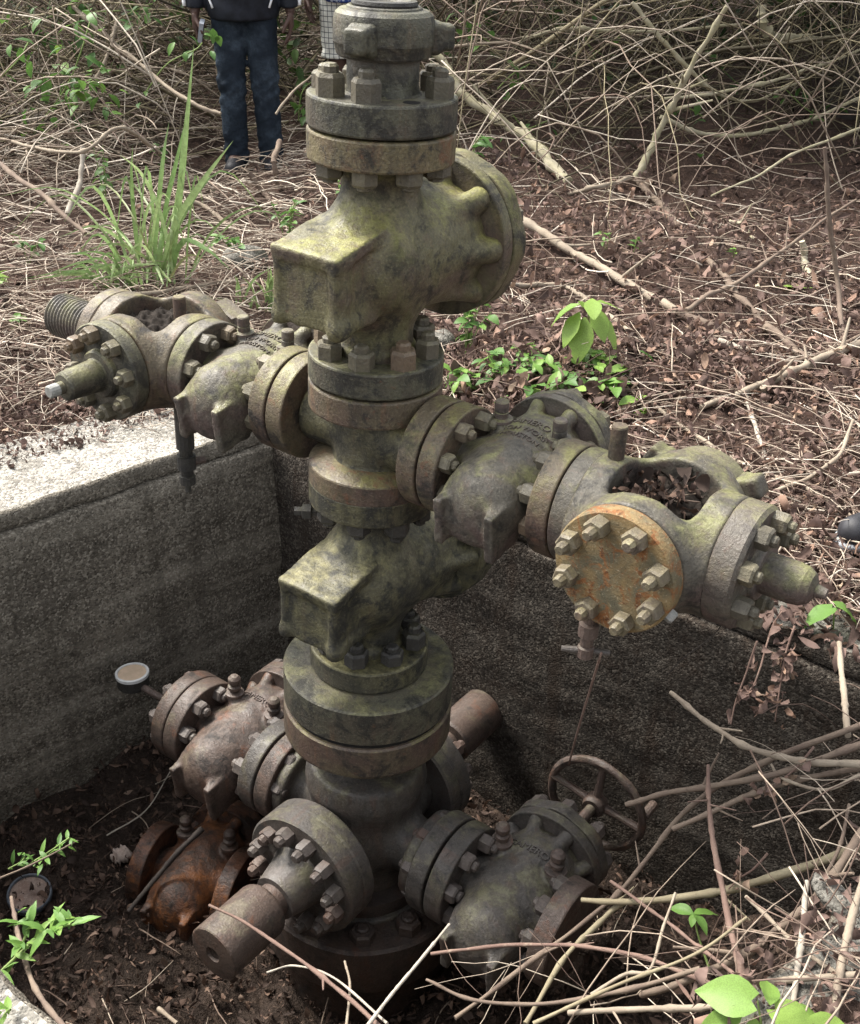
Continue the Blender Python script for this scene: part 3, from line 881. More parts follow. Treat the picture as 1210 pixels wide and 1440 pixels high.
XB = cross_body()
STUB = lathe('stub_pin', [(0, 0), (.020, 0), (.018, .006), (.0165, .01), (.0165, .085), (.0150, .089), (0, .089)], M_SPOOL, 20)
ends = {}
for s in (1, -1):
    x0 = wing(s)
    xc = x0 + (.182 if s > 0 else .148)
    ends[s] = xc
    c = part('cross_fitting', mesh_np('cross_fitting', XB[0], XB[1], M_WING if s > 0 else M_SPOOL), None, T(s * xc, 0, ZW))
    gasket(c, T(-s * (.184 if s > 0 else .150), 0, 0) @ AX['+x'], .8)
    if s > 0: obj('inlet_ring', lathe('inlet_ring', disc(.123, 0, .040, .003), M_WING, 56), c, T(-.183, 0, 0) @ AX['+x'])
    obj('stub_pin', STUB, c, T(-s * (.118 if s > 0 else .045), .010 if s > 0 else .03, .105 if s > 0 else .062))
    if s > 0:
        c['label'] = 'right cross fitting with a blind flange and a hollow top'
        b = part('blind_flange', lathe('blind_flange', [(0, 0), (.110, 0), (.121, 0), (.124, .004), (.124, .036), (.121, .040), (.05, .041), (0, .041)], M_BLIND, 64, wob=.003), None, T(s * xc, -.152, ZW) @ AX['-y'])
        b['label'] = 'orange rust-stained blind flange with eight nuts'
        nuts(b, T(0, 0, .041), .0975, 8, 22.5, NUT_BLIND)
        e = part('end_flange', lathe('end_flange', [(0, 0), (.120, 0), (.124, .004), (.124, .050), (.117, .058), (.075, .060), (.062, .066), (.056, .075), (0, .075)], M_WING, 56, wob=.004), None, T(s * (xc + .146), 0, ZW) @ AX['+x'])
        nuts(e, T(0, 0, .058), .096, 8, 22.5, NUT_MID)
        part('bull_plug', lathe('bull_plug', [(0, 0), (.040, 0), (.041, .01), (.041, .058), (.038, .078), (.030, .092), (.018, .099), (.013, .100), (.011, .112), (.010, .120), (0, .121)], M_WING, 32, wob=.01), None, T(s * (xc + .146 + .072), 0, ZW) @ AX['+x'])
        k = part('union_cap', lathe('union_cap', [(0, 0), (.075, 0), (.095, .012), (.105, .02), (.105, .07), (.09, .085), (0, .088)], M_WING, 40, wob=.006), None, T(s * xc, .150, ZW) @ AX['+y'])
        for a in (60, 180, 300):
            obj('lug', mesh_np('lug', *surfnet(lugf, (-.05, -.04, -.04), (.04, .04, .04), .004), M_WING), k, RZ(a + 30) @ T(.120, 0, .045))
        # sample valve with T-bar hanging under the blind flange
        nv = part('needle_valve', lathe('needle_valve', [(0, 0), (.012, 0), (.012, .03), (.02, .032), (.02, .06), (.013, .064), (.013, .085), (.017, .088), (.017, .11), (0, .112)], M_LOWRUST, 12), None, T(s * xc - .045, -.165, ZW - .115) @ AX['-z'])
        obj('t_handle', lathe('t_handle', [(0, -.048), (.006, -.048), (.0075, 0), (.006, .048), (0, .048)], M_LOW, 10), nv, T(0, 0, .098) @ RZ(-30) @ AX['+x'])
        obj('set_screw', lathe('set_screw', [(0, 0), (.013, 0), (.013, .016), (.01, .02), (0, .02)], M_BRIGHT, 6), b, RZ(-25) @ T(.118, 0, .02) @ AX['+x'])
    else:
        c['label'] = 'left cross fitting with a black hollow top'
        b = part('plug_flange', lathe('plug_flange', [(0, 0), (.121, 0), (.124, .004), (.124, .036), (.121, .040), (.062, .041), (.060, .052), (.056, .058), (.043, .060), (.041, .064), (.036, .155), (.030, .160), (.016, .162), (.015, .19), (.011, .196), (0, .196)], M_FLANGE, 60, wob=.004), None, T(s * xc, -.152, ZW) @ AX['-y'])
        nuts(b, T(0, 0, .040), .0985, 8, 10, NUT_MID)
        obj('bleeder_tip', lathe('bleeder_tip', [(0, 0), (.016, 0), (.0165, .004), (.0165, .022), (.013, .026), (0, .026)], M_BRIGHT, 14), b, T(0, 0, .176))
        e = part('end_flange', lathe('end_flange', [(0, 0), (.118, 0), (.122, .004), (.122, .040), (.116, .046), (.06, .05), (0, .05)], M_SPOOL, 56, wob=.004), None, T(s * (xc + .150), 0, ZW) @ AX['-x'])
        pr = [(0, 0), (.05, 0)]
        for q in range(11):
            z = .075 + q * .0125
            pr += [(.056, z), (.060, z + .004), (.060, z + .007), (.0535, z + .0095)]
        pr += [(.05, .215), (.04, .215), (.04, .19), (0, .19)]
        tn = part('threaded_nipple', lathe('threaded_nipple', pr, M_WING, 40), None, T(s * (xc + .190), 0, ZW) @ AX['-x'])
        k = part('hex_union', lathe('hex_union', [(0, 0), (.06, 0), (.06, .03), (.058, .10), (.05, .11), (0, .11)], M_WING, 36), None, T(s * xc, .150, ZW) @ AX['+y'])
        hx = lathe('hex_nut', [(0, 0), (.074, 0), (.078, .006), (.078, .054), (.072, .06), (0, .06)], M_WING, 6, sharp=20)
        obj('hex_nut', hx, k, T(0, 0, .05) @ RZ(20))
        nv = part('needle_valve', lathe('needle_valve', [(0, 0), (.024, 0), (.024, .13), (.018, .132), (.018, .15), (.025, .152), (.025, .19), (.017, .192), (.017, .21), (.021, .212), (.021, .235), (.008, .237), (.008, .26), (0, .26)], M_DARK, 14), None, T(s * (xc - .105), -.035, ZW - .10) @ AX['-z'])
        obj('side_stem', lathe('side_stem', [(0, 0), (.012, 0), (.010, .05), (0, .05)], M_LOWRUST, 10), nv, T(0, 0, .172) @ RZ(-60) @ AX['+x'])
# black grime caked in the hollow of the left cross
gr = part('grime_plug', mesh_np('grime', *surfnet(lambda x, y, z: s_ell((x, y, z), (0, 0, 0), (.105, .105, .035)) + .008 * np.sin(x * 130) * np.sin(y * 110 + 1) + .003 * np.sin(x * 301 + y * 170), (-.13, -.13, -.06), (.13, .13, .06), .006), M_GRIT), None, T(-ends[-1], 0, ZW + .060))
gr2 = part('grime_plug', gr.data, None, T(ends[1], 0, ZW + .042))

# ---- lower valves on the tubing head
LS = 1.13
for s in (1, -1):
    g = .300
    vc = g + GAP + .160 * LS
    v = wing_valve(T(s * vc, 0, ZT), M_LOW if s > 0 else M_LOWRUST, 'lower right valve with a handwheel' if s > 0 else 'lower left rusty valve', (M_LOW, M_LOWRUST) if s > 0 else (M_LOWRUST, M_LOW), FIT_LOW, NUT_LOW,
                   letters=(('CAMERON', .026, .07),), lm=M_LOW if s > 0 else M_LOWRUST, scale=LS)
    nuts(v, T(-s * .112, 0, 0) @ AX['+x' if s > 0 else '-x'], .0975, 8, 22.5, NUT_LOW)
    nuts(v, T(s * .112, 0, 0) @ AX['-x' if s > 0 else '+x'], .0975, 8, 22.5, NUT_LOW)
    cf = part('companion_flange', lathe('companion_flange', [(0, 0), (.07, 0)] + disc(.141, 0, .052, .005)[1:] + [(.07, .052), (0, .052)], M_LOWRUST if s < 0 else M_LOW, 56, wob=.005), None, T(s * (g - .056), 0, ZT) @ AX['+x' if s > 0 else '-x'])
    nuts(cf, AX['-z'], .110, 8, 22.5, NUT_LOW)
    xo = vc + .160 * LS + GAP
    if s < 0:
        bf = part('blind_flange', lathe('blind_flange', [(0, 0)] + disc(.141, 0, .05, .005) + [(0, .05)], M_LOWRUST, 56, wob=.008), None, T(-xo, 0, ZT) @ AX['-x'])
        nuts(bf, T(0, 0, .05), .110, 8, 22.5, NUT_LOW)
        obj('nipple', lathe('nipple', [(0, 0), (.036, 0), (.036, .03), (.028, .036), (.026, .06), (.012, .064), (.012, .195), (0, .195)], M_LOWRUST, 14), bf, T(0, 0, .05))
        ga = part('pressure_gauge', lathe('pressure_gauge', [(0, 0), (.046, 0), (.050, .005), (.050, .038), (.0535, .040), (.0535, .050), (.050, .052), (.046, .051), (.0455, .046), (.0, .046)], flat('white_enamel', (.62, .62, .6), .4, .4, .1), 48), None, T(-(xo + .285), .0, ZT - .012) @ RY(-LEAN))
        obj('gauge_case', lathe('gauge_case', [(0, -.001), (.047, -.001), (.0505, .003), (.0508, .037), (0, .037)], M_DARK, 40), ga)
        obj('gauge_face', lathe('gauge_face', [(0, .0465), (.0445, .0465), (.0445, .0480), (0, .0482)], flat('stained_gauge_face', (.55, .42, .3), .35, .5, .12, 30), 40), ga)
    else:
        # handwheel on the bonnet stem
        n, m = 40, 10
        V, F = [], []
        for i in range(n):
            a = 2 * math.pi * i / n
            for j in range(m):
                b = 2 * math.pi * j / m
                rr = .146 + .0125 * math.cos(b) * (1 + .12 * math.sin(a * 7 + j))
                V.append((rr * math.cos(a), rr * math.sin(a), .0125 * math.sin(b) * (1 + .1 * math.sin(a * 11))))
        for i in range(n):
            for j in range(m):
                F.append((i * m + j, ((i + 1) % n) * m + j, ((i + 1) % n) * m + (j + 1) % m, i * m + (j + 1) % m))
        hw = part('handwheel', pydata('rim', V, F, M_LOWRUST), None, T(s * vc, (.195 + .165) * LS + .05, ZT) @ AX['+y'])
        obj('hub', lathe('hub', [(0, -.10), (.016, -.10), (.016, -.03), (.028, -.03), (.034, -.02), (.034, .012), (.02, .02), (0, .02)], M_LOWRUST, 20), hw)
        for a in (272, 5, 190):
            obj('spoke', lathe('spoke', [(0, .02), (.014, .02), (.0105, .08), (.013, .148), (0, .148)], M_LOWRUST, 10), hw, RZ(a) @ AX['+x'])
        obj('crank_grip', lathe('crank_grip', [(0, 0), (.012, 0), (.0145, .012), (.0145, .062), (.011, .068), (0, .068)], M_LOWRUST, 12), hw, RZ(-12) @ T(.148, 0, .005))
# rusted casing valve half sunk in the litter
cv = wing_valve(RZ(16) @ T(-.56, -.01, -1.165) @ RX(-8), M_RUST, 'orange rusted casing valve half buried in leaf litter', (M_RUST, M_RUST), FIT_LOW, NUT_BASE, scale=1.08)
# ------------------------------------------------------------------ people
M_SKIN = flat('brown_skin', (.075, .042, .032), .55, .35, .12, 30, .15)
M_JACKET = flat('navy_black_jacket', (.012, .014, .02), .75, .25, .35, 18, .5)
M_STRIPE = flat('white_piping', (.75, .75, .76), .6, .3, .05)
M_SHOE = flat('black_shoe', (.02, .02, .024), .6, .4)
M_SOLE = flat('grey_sole', (.3, .32, .34), .7)
def jeans():
    t = NT('dark_denim', .85, .15)
    n = t.noise(5, 6, .6); n2 = t.noise(90, 4, .7)
    c = t.mix(t.ramp(n, .46, .68), (.016, .023, .033), (.055, .075, .100))
    c = t.mix(t.ramp(n2, .4, .7, 0, .4), c, (.012, .016, .024))
    mp = t.n('ShaderNodeMapping'); mp.inputs['Scale'].default_value = (9, 9, 12); t.l(t.tc.outputs['Object'], mp.inputs[0])
    w = t.noise(1, 4, .6, mp.outputs[0], 2.2)
    return t.out(c, t.bump(w, .5, .02))
M_JEANS = jeans()
def checks():
    t = NT('white_checked_cotton', .9, .1)
    sx = t.n('ShaderNodeSeparateXYZ'); t.l(t.tc.outputs['Object'], sx.inputs[0])
    a = t.math('FRACT', t.math('MULTIPLY', sx.outputs[0], 34.0)); b = t.math('FRACT', t.math('MULTIPLY', sx.outputs[2], 34.0))
    m = t.math('MAXIMUM', t.math('LESS_THAN', a, .14), t.math('LESS_THAN', b, .14))
    return t.out(t.mix(m, (.62, .62, .56), (.08, .09, .10)))
M_CHECK = checks()
def blueprint():
    t = NT('blue_patterned_shirt', .85, .15)
    n = t.noise(34, 3, .5)
    return t.out(t.mix(t.ramp(n, .5, .58), (.03, .06, .22), (.45, .5, .6)))
M_BLUE = blueprint()

def person_parts():
    J = dict(hip=(.085, 0, .90), knee=(.092, -.01, .50), ank=(.10, .03, .09), toe=(.115, -.15, .035), sho=(.185, .01, 1.40), elb=(.245, .04, 1.10), wri=(.255, -.035, .865))
    def mir(p, s): return (p[0] * s, p[1], p[2])
    def hand(p, s, d):
        w = np.array(mir(J['wri'], s))
        palm = s_box(p, tuple(w + (0, -.012, -.055)), (.017, .040, .045), .016)
        d = smin(d, palm, .014)
        L = (.062, .074, .078, .068)
        for i in range(4):      # little finger at the back, index in front
            k = w + np.array((0, .022 - .021 * i, -.095))
            m = k + np.array((-s * .010, -.006, -L[i] * .55)); e = m + np.array((-s * .022, -.010, -L[i] * .42))
            d = smin(d, np.minimum(s_cone(p, k, m, .0098, .0088), s_cone(p, m, e, .0088, .0075)), .004)
        k = w + np.array((-s * .008, -.046, -.045)); m = k + np.array((-s * .018, -.026, -.032)); e = m + np.array((-s * .014, -.006, -.030))
        return smin(d, np.minimum(s_cone(p, k, m, .0125, .0105), s_cone(p, m, e, .0105, .009)), .006)
    def body(x, y, z):
        p = (x, y, z)
        d = s_ell(p, (0, 0, .98), (.155, .105, .14))
        d = smin(d, s_cone(p, (0, .01, 1.05), (0, .0, 1.32), .115, .13), .06)
        d = smin(d, s_cone(p, (-.10, .01, 1.40), (.10, .01, 1.40), .07, .07), .06)
        d = smin(d, s_cone(p, (0, .01, 1.42), (0, -.005, 1.55), .055, .05), .03)
        d = smin(d, s_ell(p, (0, -.015, 1.645), (.076, .096, .118)), .02)
        d = smin(d, s_cone(p, (0, -.105, 1.655), (0, -.122, 1.625), .009, .014), .012)     # nose
        d = smin(d, s_ell(p, (0, -.098, 1.582), (.026, .012, .011)), .008)                # mouth
        for s in (-1, 1):
            d = smin(d, s_ell(p, (s * .078, .0, 1.64), (.010, .022, .032)), .008)           # ear
            d = smax(d, -s_ell(p, (s * .031, -.112, 1.662), (.014, .014, .008)), .008)      # eye socket
            d = smin(d, s_cone(p, mir(J['hip'], s), mir(J['knee'], s), .082, .056), .05)
            d = smin(d, s_cone(p, mir(J['knee'], s), mir(J['ank'], s), .056, .040), .02)
            d = smin(d, s_cone(p, mir(J['ank'], s), mir(J['toe'], s), .042, .034), .02)
            d = smin(d, s_cone(p, mir(J['sho'], s), mir(J['elb'], s), .052, .042), .03)
            d = smin(d, s_cone(p, mir(J['elb'], s), mir(J['wri'], s), .042, .028), .02)
            d = hand(p, s, d)
        return d
    def legs(x, y, z, lo, fat):
        p = (x, y, z)
        d = s_ell(p, (0, 0, .98), (.168, .118, .15))
        for s in (-1, 1):
            d = smin(d, s_cone(p, mir(J['hip'], s), mir(J['knee'], s), .098 + fat, .076 + fat), .03)
            d = smin(d, s_cone(p, mir(J['knee'], s), (s * .10, .02, .05), .076 + fat, .068 + fat), .02)
        kn = np.exp(-((z - .46) / .10) ** 2) + np.exp(-((z - .10) / .09) ** 2) + .3
        wr = kn * (.005 * np.sin(z * 62 + x * 55 + y * 30) * np.sin(y * 31 + x * 44 + z * 13) + .003 * np.sin(z * 95 - x * 70))
        return smax(smax(d + wr, lo - z, .004), z - 1.02, .004)
    def coat(x, y, z):
        p = (x, y, z)
        d = s_cone(p, (0, .005, .86), (0, .0, 1.32), .165, .15)
        d = smin(d, s_ell(p, (0, 0, .92), (.20, .135, .20)), .06)
        d = smin(d, s_cone(p, (-.12, .01, 1.40), (.12, .01, 1.40), .085, .085), .06)
        for s in (-1, 1):
            d = smin(d, s_cone(p, mir(J['sho'], s), mir(J['elb'], s), .074, .064), .03)
            a = s_cone(p, mir(J['elb'], s), mir(J['wri'], s), .064, .050)
            d = smin(d, smax(a, .872 - z, .004), .018)
        wr = .005 * np.sin(z * 34 + x * 22) * np.sin(y * 25 + z * 17 + x * 9)
        return smax(smax(d + wr, .815 - z, .006), z - 1.47, .006)
    return body, legs, coat
P_BODY, P_LEGS, P_COAT = person_parts()
BODY_VQ = surfnet(P_BODY, (-.34, -.21, -.02), (.34, .16, 1.79), .0075)
def make_person(M, low, coat_m, legs_m, label):
    o = tag(obj('person', mesh_np('person', *BODY_VQ, M_SKIN), None, M), label, 'person')
    obj('trousers' if low < .2 else 'shorts', mesh_np('trousers', *surfnet(lambda x, y, z: P_LEGS(x, y, z, low, 0 if low < .2 else .02), (-.26, -.2, -.02), (.26, .2, 1.05), .011), legs_m), o)
    obj('jacket' if low < .2 else 'shirt', mesh_np('jacket', *surfnet(P_COAT, (-.38, -.2, .78), (.38, .2, 1.52), .011), coat_m), o)
    obj('hair', mesh_np('hair', *surfnet(lambda x, y, z: smax(s_ell((x, y, z), (0, .0, 1.665), (.083, .098, .112)), 1.66 - z + (y + .01) * -.9, .01), (-.1, -.13, 1.55), (.1, .13, 1.79), .008), M_SHOE), o)
    for s in (-1, 1):
        def shoe(x, y, z):
            p = (x, y, z)
            d = smin(s_cone(p, (s * .10, .045, .055), (s * .115, -.15, .042), .052, .044), s_cone(p, (s * .10, .03, .06), (s * .10, .03, .11), .05, .048), .02)
            return smax(d, .002 - z, .003)
        obj('shoe', mesh_np('shoe', *surfnet(shoe, (s * .105 - .08, -.22, -.01), (s * .105 + .08, .12, .18), .009), M_SHOE), o)
    return o
P1M = T(-1.045, 6.92, float(gz(-1.045, 6.92))) @ RZ(3) @ S(1.03)
p1 = make_person(P1M, .04, M_JACKET, M_JEANS, 'person in black jacket with white stripes and dark jeans standing in the brush')
for s in (-1, 1):
    for (a, b, w) in (((.262, -.02, 1.30), (.312, -.03, .99), .010), ((.312, -.03, .99), (.308, -.05, .885), .010)):
        c = catmull([Vector((a[0] * s, a[1], a[2])), Vector((b[0] * s, b[1], b[2]))], 6)
        V, Q = tubes(c[None], np.full((1, 6), w), 4)
        obj('sleeve_stripe', mesh_np('stripe', V, Q, M_STRIPE), p1)
    c = catmull([(s * .165, -.075, 1.2), (s * .178, -.085, .98), (s * .15, -.115, .88)], 8)
    V, Q = tubes(c[None], np.full((1, 8), .006), 4)
    obj('front_piping', mesh_np('piping', V, Q, M_STRIPE), p1)
p2 = make_person(T(-.46, 7.3, float(gz(-.46, 7.3))) @ RZ(-15), .50, M_BLUE, M_CHECK, 'person in blue patterned top and white checked shorts behind the union cap')
pp = P1M @ Vector((-.225, -.085, .765))
ph = pydata('phone', *(lambda w, d, h: ([(x * w, y * d, z * h) for x in (-1, 1) for y in (-1, 1) for z in (-1, 1)], [(0, 1, 3, 2), (4, 6, 7, 5), (0, 4, 5, 1), (2, 3, 7, 6), (0, 2, 6, 4), (1, 5, 7, 3)]))(.012, .03, .055), flat('silver_phone', (.3, .32, .36), .35, .5, .1))
pho = empty('phone', T(*pp) @ RX(18) @ RY(14))
tag(pho, 'small silver phone held in the hand of the person in jeans', 'phone')
obj('case', ph, pho)
obj('screen', pydata('screen', [(.0125, -.026, -.048), (.0125, .026, -.048), (.0125, .026, .048), (.0125, -.026, .048)], [(0, 1, 2, 3)], M_HOLE), pho)
obj('camera_bump', lathe('camera_bump', [(0, 0), (.008, 0), (.008, .003), (0, .003)], M_HOLE, 12), pho, T(-.012, .012, .035) @ AX['-x'])

# a shoe toe that reaches into the picture at the right edge
def shoe_toe(x, y, z):
    p = (x, y, z)
    d = smin(s_cone(p, (0, .02, .045), (.19, .02, .06), .043, .040), s_cone(p, (.17, .02, .07), (.20, .02, .13), .042, .05), .03)
    return smax(d, .018 - z, .003)
g = atz(1192, 776, .03)
sh = tag(empty('shoe', T(g.x, g.y, float(gz(g.x, g.y)) + .012) @ RZ(28) @ T(.035, 0, 0)), 'toe of a dark shoe with pale grey sole at the right edge', 'shoe')
obj('upper', mesh_np('upper', *surfnet(shoe_toe, (-.08, -.06, -.01), (.28, .1, .2), .006), M_SHOE), sh)
obj('sole', mesh_np('sole', *surfnet(lambda x, y, z: smax(s_cone((x, y, z), (0, .02, .02), (.19, .02, .02), .05, .047), np.abs(z - .012) - .014, .004), (-.08, -.06, -.02), (.28, .1, .06), .006), M_SOLE), sh)

# ------------------------------------------------------------------ odd things lying about
g = atz(40, 1252, FLOOR_Z + .03)
dish = tag(empty('tin_dish', T(g.x, g.y, float(floor_z(g.x, g.y)) + .02) @ RX(12) @ RY(10)), 'round tin dish with dark rim and rusty face lying by the cellar litter', 'dish')
obj('rim', lathe('rim', [(.058, 0), (.064, 0), (.066, .004), (.066, .022), (.063, .026), (.060, .025), (.058, .02), (.058, .0)], flat('blue_black_rim', (.10, .115, .135), .5, .4), 40), dish)
obj('face', lathe('face', [(0, .012), (.0585, .012), (.0585, .015), (0, .0155)], metal('rusty_tin', (.24, .19, .16), (.16, .1, .075), (.08, .06, .05), (.22, .09, .04), (.24, .2, .17), .3, .5, .1, 9.3), 40), dish)
g = atz(168, 1187, FLOOR_Z + .03)
V, Q = surfnet(lambda x, y, z: s_ell((x, y, z), (0, 0, 0), (.032, .028, .02)) + .007 * np.sin(x * 160 + z * 90) * np.sin(y * 170 + 1) + .003 * np.sin(x * 390 + y * 300), (-.06, -.06, -.05), (.06, .06, .05), .003)
tag(obj('crumpled_paper', mesh_np('crumpled_paper', V, Q, flat('pinkish_paper', (.42, .34, .29), .9, .1, .2, 50)), None, T(g.x, g.y, float(floor_z(g.x, g.y)) + .03)), 'small crumpled pinkish scrap of paper on the cellar floor litter', 'paper scrap')
def rock(name, px, py, z, r, label, mat=M_STONE, cat='stone'):
    g = atz(px, py, z); zz = float(gz(g.x, g.y)) if z > -.3 else float(floor_z(g.x, g.y))
    ph = random.uniform(0, 6)
    V, Q = surfnet(lambda x, y, z: s_ell((x, y, z), (0, 0, 0), r) + .1 * r[0] * np.sin(x * 2.4 / r[0] + ph) * np.sin(y * 2.9 / r[1] + 1) + .06 * r[2] * np.sin(x * 7 / r[0] + y * 6 / r[1]) + np.maximum(0, np.abs(x + .5 * z) - .8 * r[0]), tuple(-1.3 * q for q in r), tuple(1.3 * q for q in r), min(r) / 9)
    return tag(obj(name, mesh_np(name, V, Q, mat), None, T(g.x, g.y, zz + r[2] * .35) @ RZ(random.uniform(0, 90))), label, cat)
rock('stone', 345, 392, 0, (.11, .09, .07), 'grey mossy stone half hidden in the grass behind the left wing valve')
rock('stone', 620, 478, 0, (.07, .06, .05), 'small stone in the litter just behind the stack of nuts on the main stem')
rock('broken_concrete', 1170, 1262, 0, (.03, .05, .018), 'pale lump of broken concrete at the cellar rim, lower right', M_STONE, 'concrete lump')
# thin wire from the T-bar down to the handwheel, and one that hangs from the cross fitting
def wire(px, label, r=.0022, mat=M_BR_BROWN, name='wire'):
    P = [atY(*q) for q in px]
    c = catmull(P, 14)
    V, Q = tubes(c[None] - c[0], np.full((1, 14), r), 4)
    return tag(obj(name, mesh_np(name, V, Q, mat), None, T(*c[0])), label, 'wire')
wire([(846, 918, 1.80), (830, 970, 1.95), (812, 1030, 2.1), (800, 1076, 2.24)], 'thin rusty wire hanging from the T-bar valve down to the handwheel', .0028, M_BR_RED)
wire([(1022, 868, 1.95), (1002, 895, 2.0), (962, 925, 2.05), (938, 950, 2.1)], 'thin dark wire trailing under the right cross fitting', .0018, M_BR_DARK)

# ------------------------------------------------------------------ branches one can pick out
def Gp(x, y, lift=.02):
    p = atz(x, y, 0)
    for _ in range(4):
        p = atz(x, y, float(gz(p.x, p.y)) + lift)
    return p
def branch(pts, r0, r1, mat, label, stubs=0, name='branch', jit=.3, n=40, cat='branch'):
    c = catmull(pts, n)
    L = np.linalg.norm(np.diff(c, axis=0), axis=1).sum()
    ph = rng.uniform(0, 6, 6)
    t = np.linspace(0, 1, n)
    for a in range(3):
        c[:, a] += jit * r0 * (np.sin(t * L * 14 + ph[a]) * .8 + np.sin(t * L * 37 + ph[a + 3]) * .45)
    rad = (r0 + (r1 - r0) * t) * (1 + .10 * np.sin(t * L * 60 + ph[0]) + rng.normal(0, .05, n))
    for k in rng.uniform(.05, .95, max(3, int(L * 9))):      # nodes and leaf scars
        rad *= 1 + rng.uniform(.15, .45) * np.exp(-((t - k) / .014) ** 2)
    base = c[0].copy()
    V, Q = tubes((c - base)[None], rad[None], 8)
    caps = [list(range(7, -1, -1)), [(n - 1) * 8 + k for k in range(8)]]
    me = pydata(name, V.tolist(), [tuple(q) for q in Q.tolist()] + caps, mat, sharp=60)
    o = tag(obj(name, me, None, T(*base)), label, cat)
    for k in range(stubs):
        u = rng.uniform(.15, .85); i = int(u * (n - 1))
        d = c[i + 1] - c[i]; d /= np.linalg.norm(d)
        q = np.cross(d, rng.normal(0, 1, 3)); q /= np.linalg.norm(q)
        q = q + d * .9; q[2] = abs(q[2]); ln = rng.uniform(2.5, 9) * r0 + .02
        s = np.array([c[i], c[i] + q * ln * .5 + rng.normal(0, .2, 3) * r0, c[i] + q * ln])
        cc = catmull(s, 7) - base
        V, Q = tubes(cc[None], np.linspace(.5 * rad[i], .25 * rad[i], 7)[None], 6)
        obj('side_twig', pydata('side_twig', V.tolist(), [tuple(z) for z in Q.tolist()] + [[36 + k for k in range(6)]], mat, sharp=60), o)
    return o
def A(*q): return atY(*q)
G = Gp
# background, right of the well
branch([G(802, 258), A(735, 190, 6.95), A(660, 140, 7.2), A(612, 72, 7.35)], .030, .022, M_BR_OLIVE, 'thick lichen-spotted branch slanting from the ground up behind the union cap', 3)
branch([G(893, 252, .03), A(925, 190, 6.75), A(960, 118, 6.65), A(1022, 8, 6.5)], .022, .013, M_BR_OLIVE, 'long pale bough rising from a fork to the top edge, right of centre', 4)
branch([G(893, 252, .03), G(940, 300, .03), G(1010, 380, .03), G(1070, 450, .05), G(1150, 515, .04)], .018, .010, M_BR_BROWN, 'long brown branch running from the fork down towards the upright stake', 4)
branch([G(890, 250, .05), G(845, 262, .10), A(790, 275, 6.3), A(752, 284, 6.2)], .014, .007, M_BR_PALE, 'short pale branch lying level left of the fork')
branch([G(720, 298, .10), G(790, 345, .06), G(860, 385, .04), G(955, 440, .03)], .019, .016, M_BR_PALE, 'straight thick pale pole lying behind the upper main valve bonnet', 3)
branch([G(955, 442, .03), G(1010, 462, .02), G(1048, 476, .02)], .020, .014, M_BR_BROWN, 'thick grey-brown end of a pole half sunk in the litter')
branch([G(1188, 492, .0), A(1178, 400, 4.42), A(1166, 300, 4.43), A(1160, 207, 4.44)], .011, .0075, M_BR_BROWN, 'upright cut stake standing at the right with a bare broken top', 1, jit=.2)
branch([G(985, 574, .02), G(1060, 545, .04), G(1120, 520, .05), G(1170, 498, .06), G(1215, 482, .06)], .010, .018, M_BR_PALE, 'thick pale forked branch lying at the foot of the upright stake', 3)
branch([G(1072, 544, .05), G(1078, 560, .0)], .012, .010, M_BR_PALE, 'short broken prong under the pale forked branch', n=10)
branch([G(1020, 310, .05), A(1045, 318, 5.7), A(1062, 350, 5.5), G(1066, 405, .0)], .010, .012, M_BR_OLIVE, 'curved bent branch arching out of the bare brown litter', 1)
branch([G(1140, 392, .0), A(1133, 365, 5.1), A(1128, 338, 5.1)], .017, .014, M_BR_OLIVE, 'short spotted stump leaning in the brown litter, left of the stake')
branch([G(965, 436, .05), G(1000, 414, .06), G(1055, 386, .09), A(1130, 330, 5.2), A(1205, 280, 5.3)], .011, .006, M_BR_BROWN, 'thin branch slanting up to the right past the spotted stump', 3)
branch([G(1100, 510, .03), G(1150, 500, .05), G(1212, 470, .04)], .009, .008, M_BR_BROWN, 'brown stick lying just above the pale forked branch')
branch([G(1010, 480, .03), G(1060, 495, .03), G(1130, 505, .02)], .012, .008, M_BR_WHITE, 'bleached stick lying above the pale forked branch')
branch([G(1050, 556, .02), G(1062, 600, .03), G(1078, 645, .02)], .008, .007, M_BR_WHITE, 'bleached twig pointing down below the pale forked branch')
branch([G(640, 415, .03), G(720, 402, .05), G(800, 406, .03), G(890, 470, .02)], .012, .009, M_BR_PALE, 'pale bent stick behind the bright seedling')
branch([G(735, 402, .04), G(705, 392, .1), G(690, 360, .14)], .009, .006, M_BR_WHITE, 'bleached kinked twig left of the pale pole')
branch([G(850, 545, .02), G(900, 555, .02), G(960, 600, .02), G(1040, 650, .02), G(1140, 690, .02), G(1215, 740, .02)], .006, .007, M_BR_PALE, 'long thin straw-coloured stick lying from the seedling towards the shoe')
branch([G(1090, 690, .03), G(1140, 670, .05), G(1180, 640, .08), G(1200, 590, .1)], .007, .005, M_BR_PALE, 'thin curved twig on the litter above the dark shoe')
branch([G(1128, 742, .02), G(1150, 790, .03), G(1172, 838, .02)], .008, .007, M_BR_BROWN, 'straight pinkish twig lying behind the right bull plug')
branch([A(640, 545, 4.1), A(700, 520, 4.0), A(740, 545, 3.8), A(760, 572, 3.6)][:3], .006, .004, M_BR_DARK, 'thin dark twig behind the right wing valve')
branch([A(890, 4, 6.9), A(935, 60, 6.9), A(1000, 125, 7.0), A(1055, 142, 7.2), A(1120, 118, 7.4)], .012, .008, M_BR_OLIVE, 'crooked limb swinging across the dark thicket below the top edge')
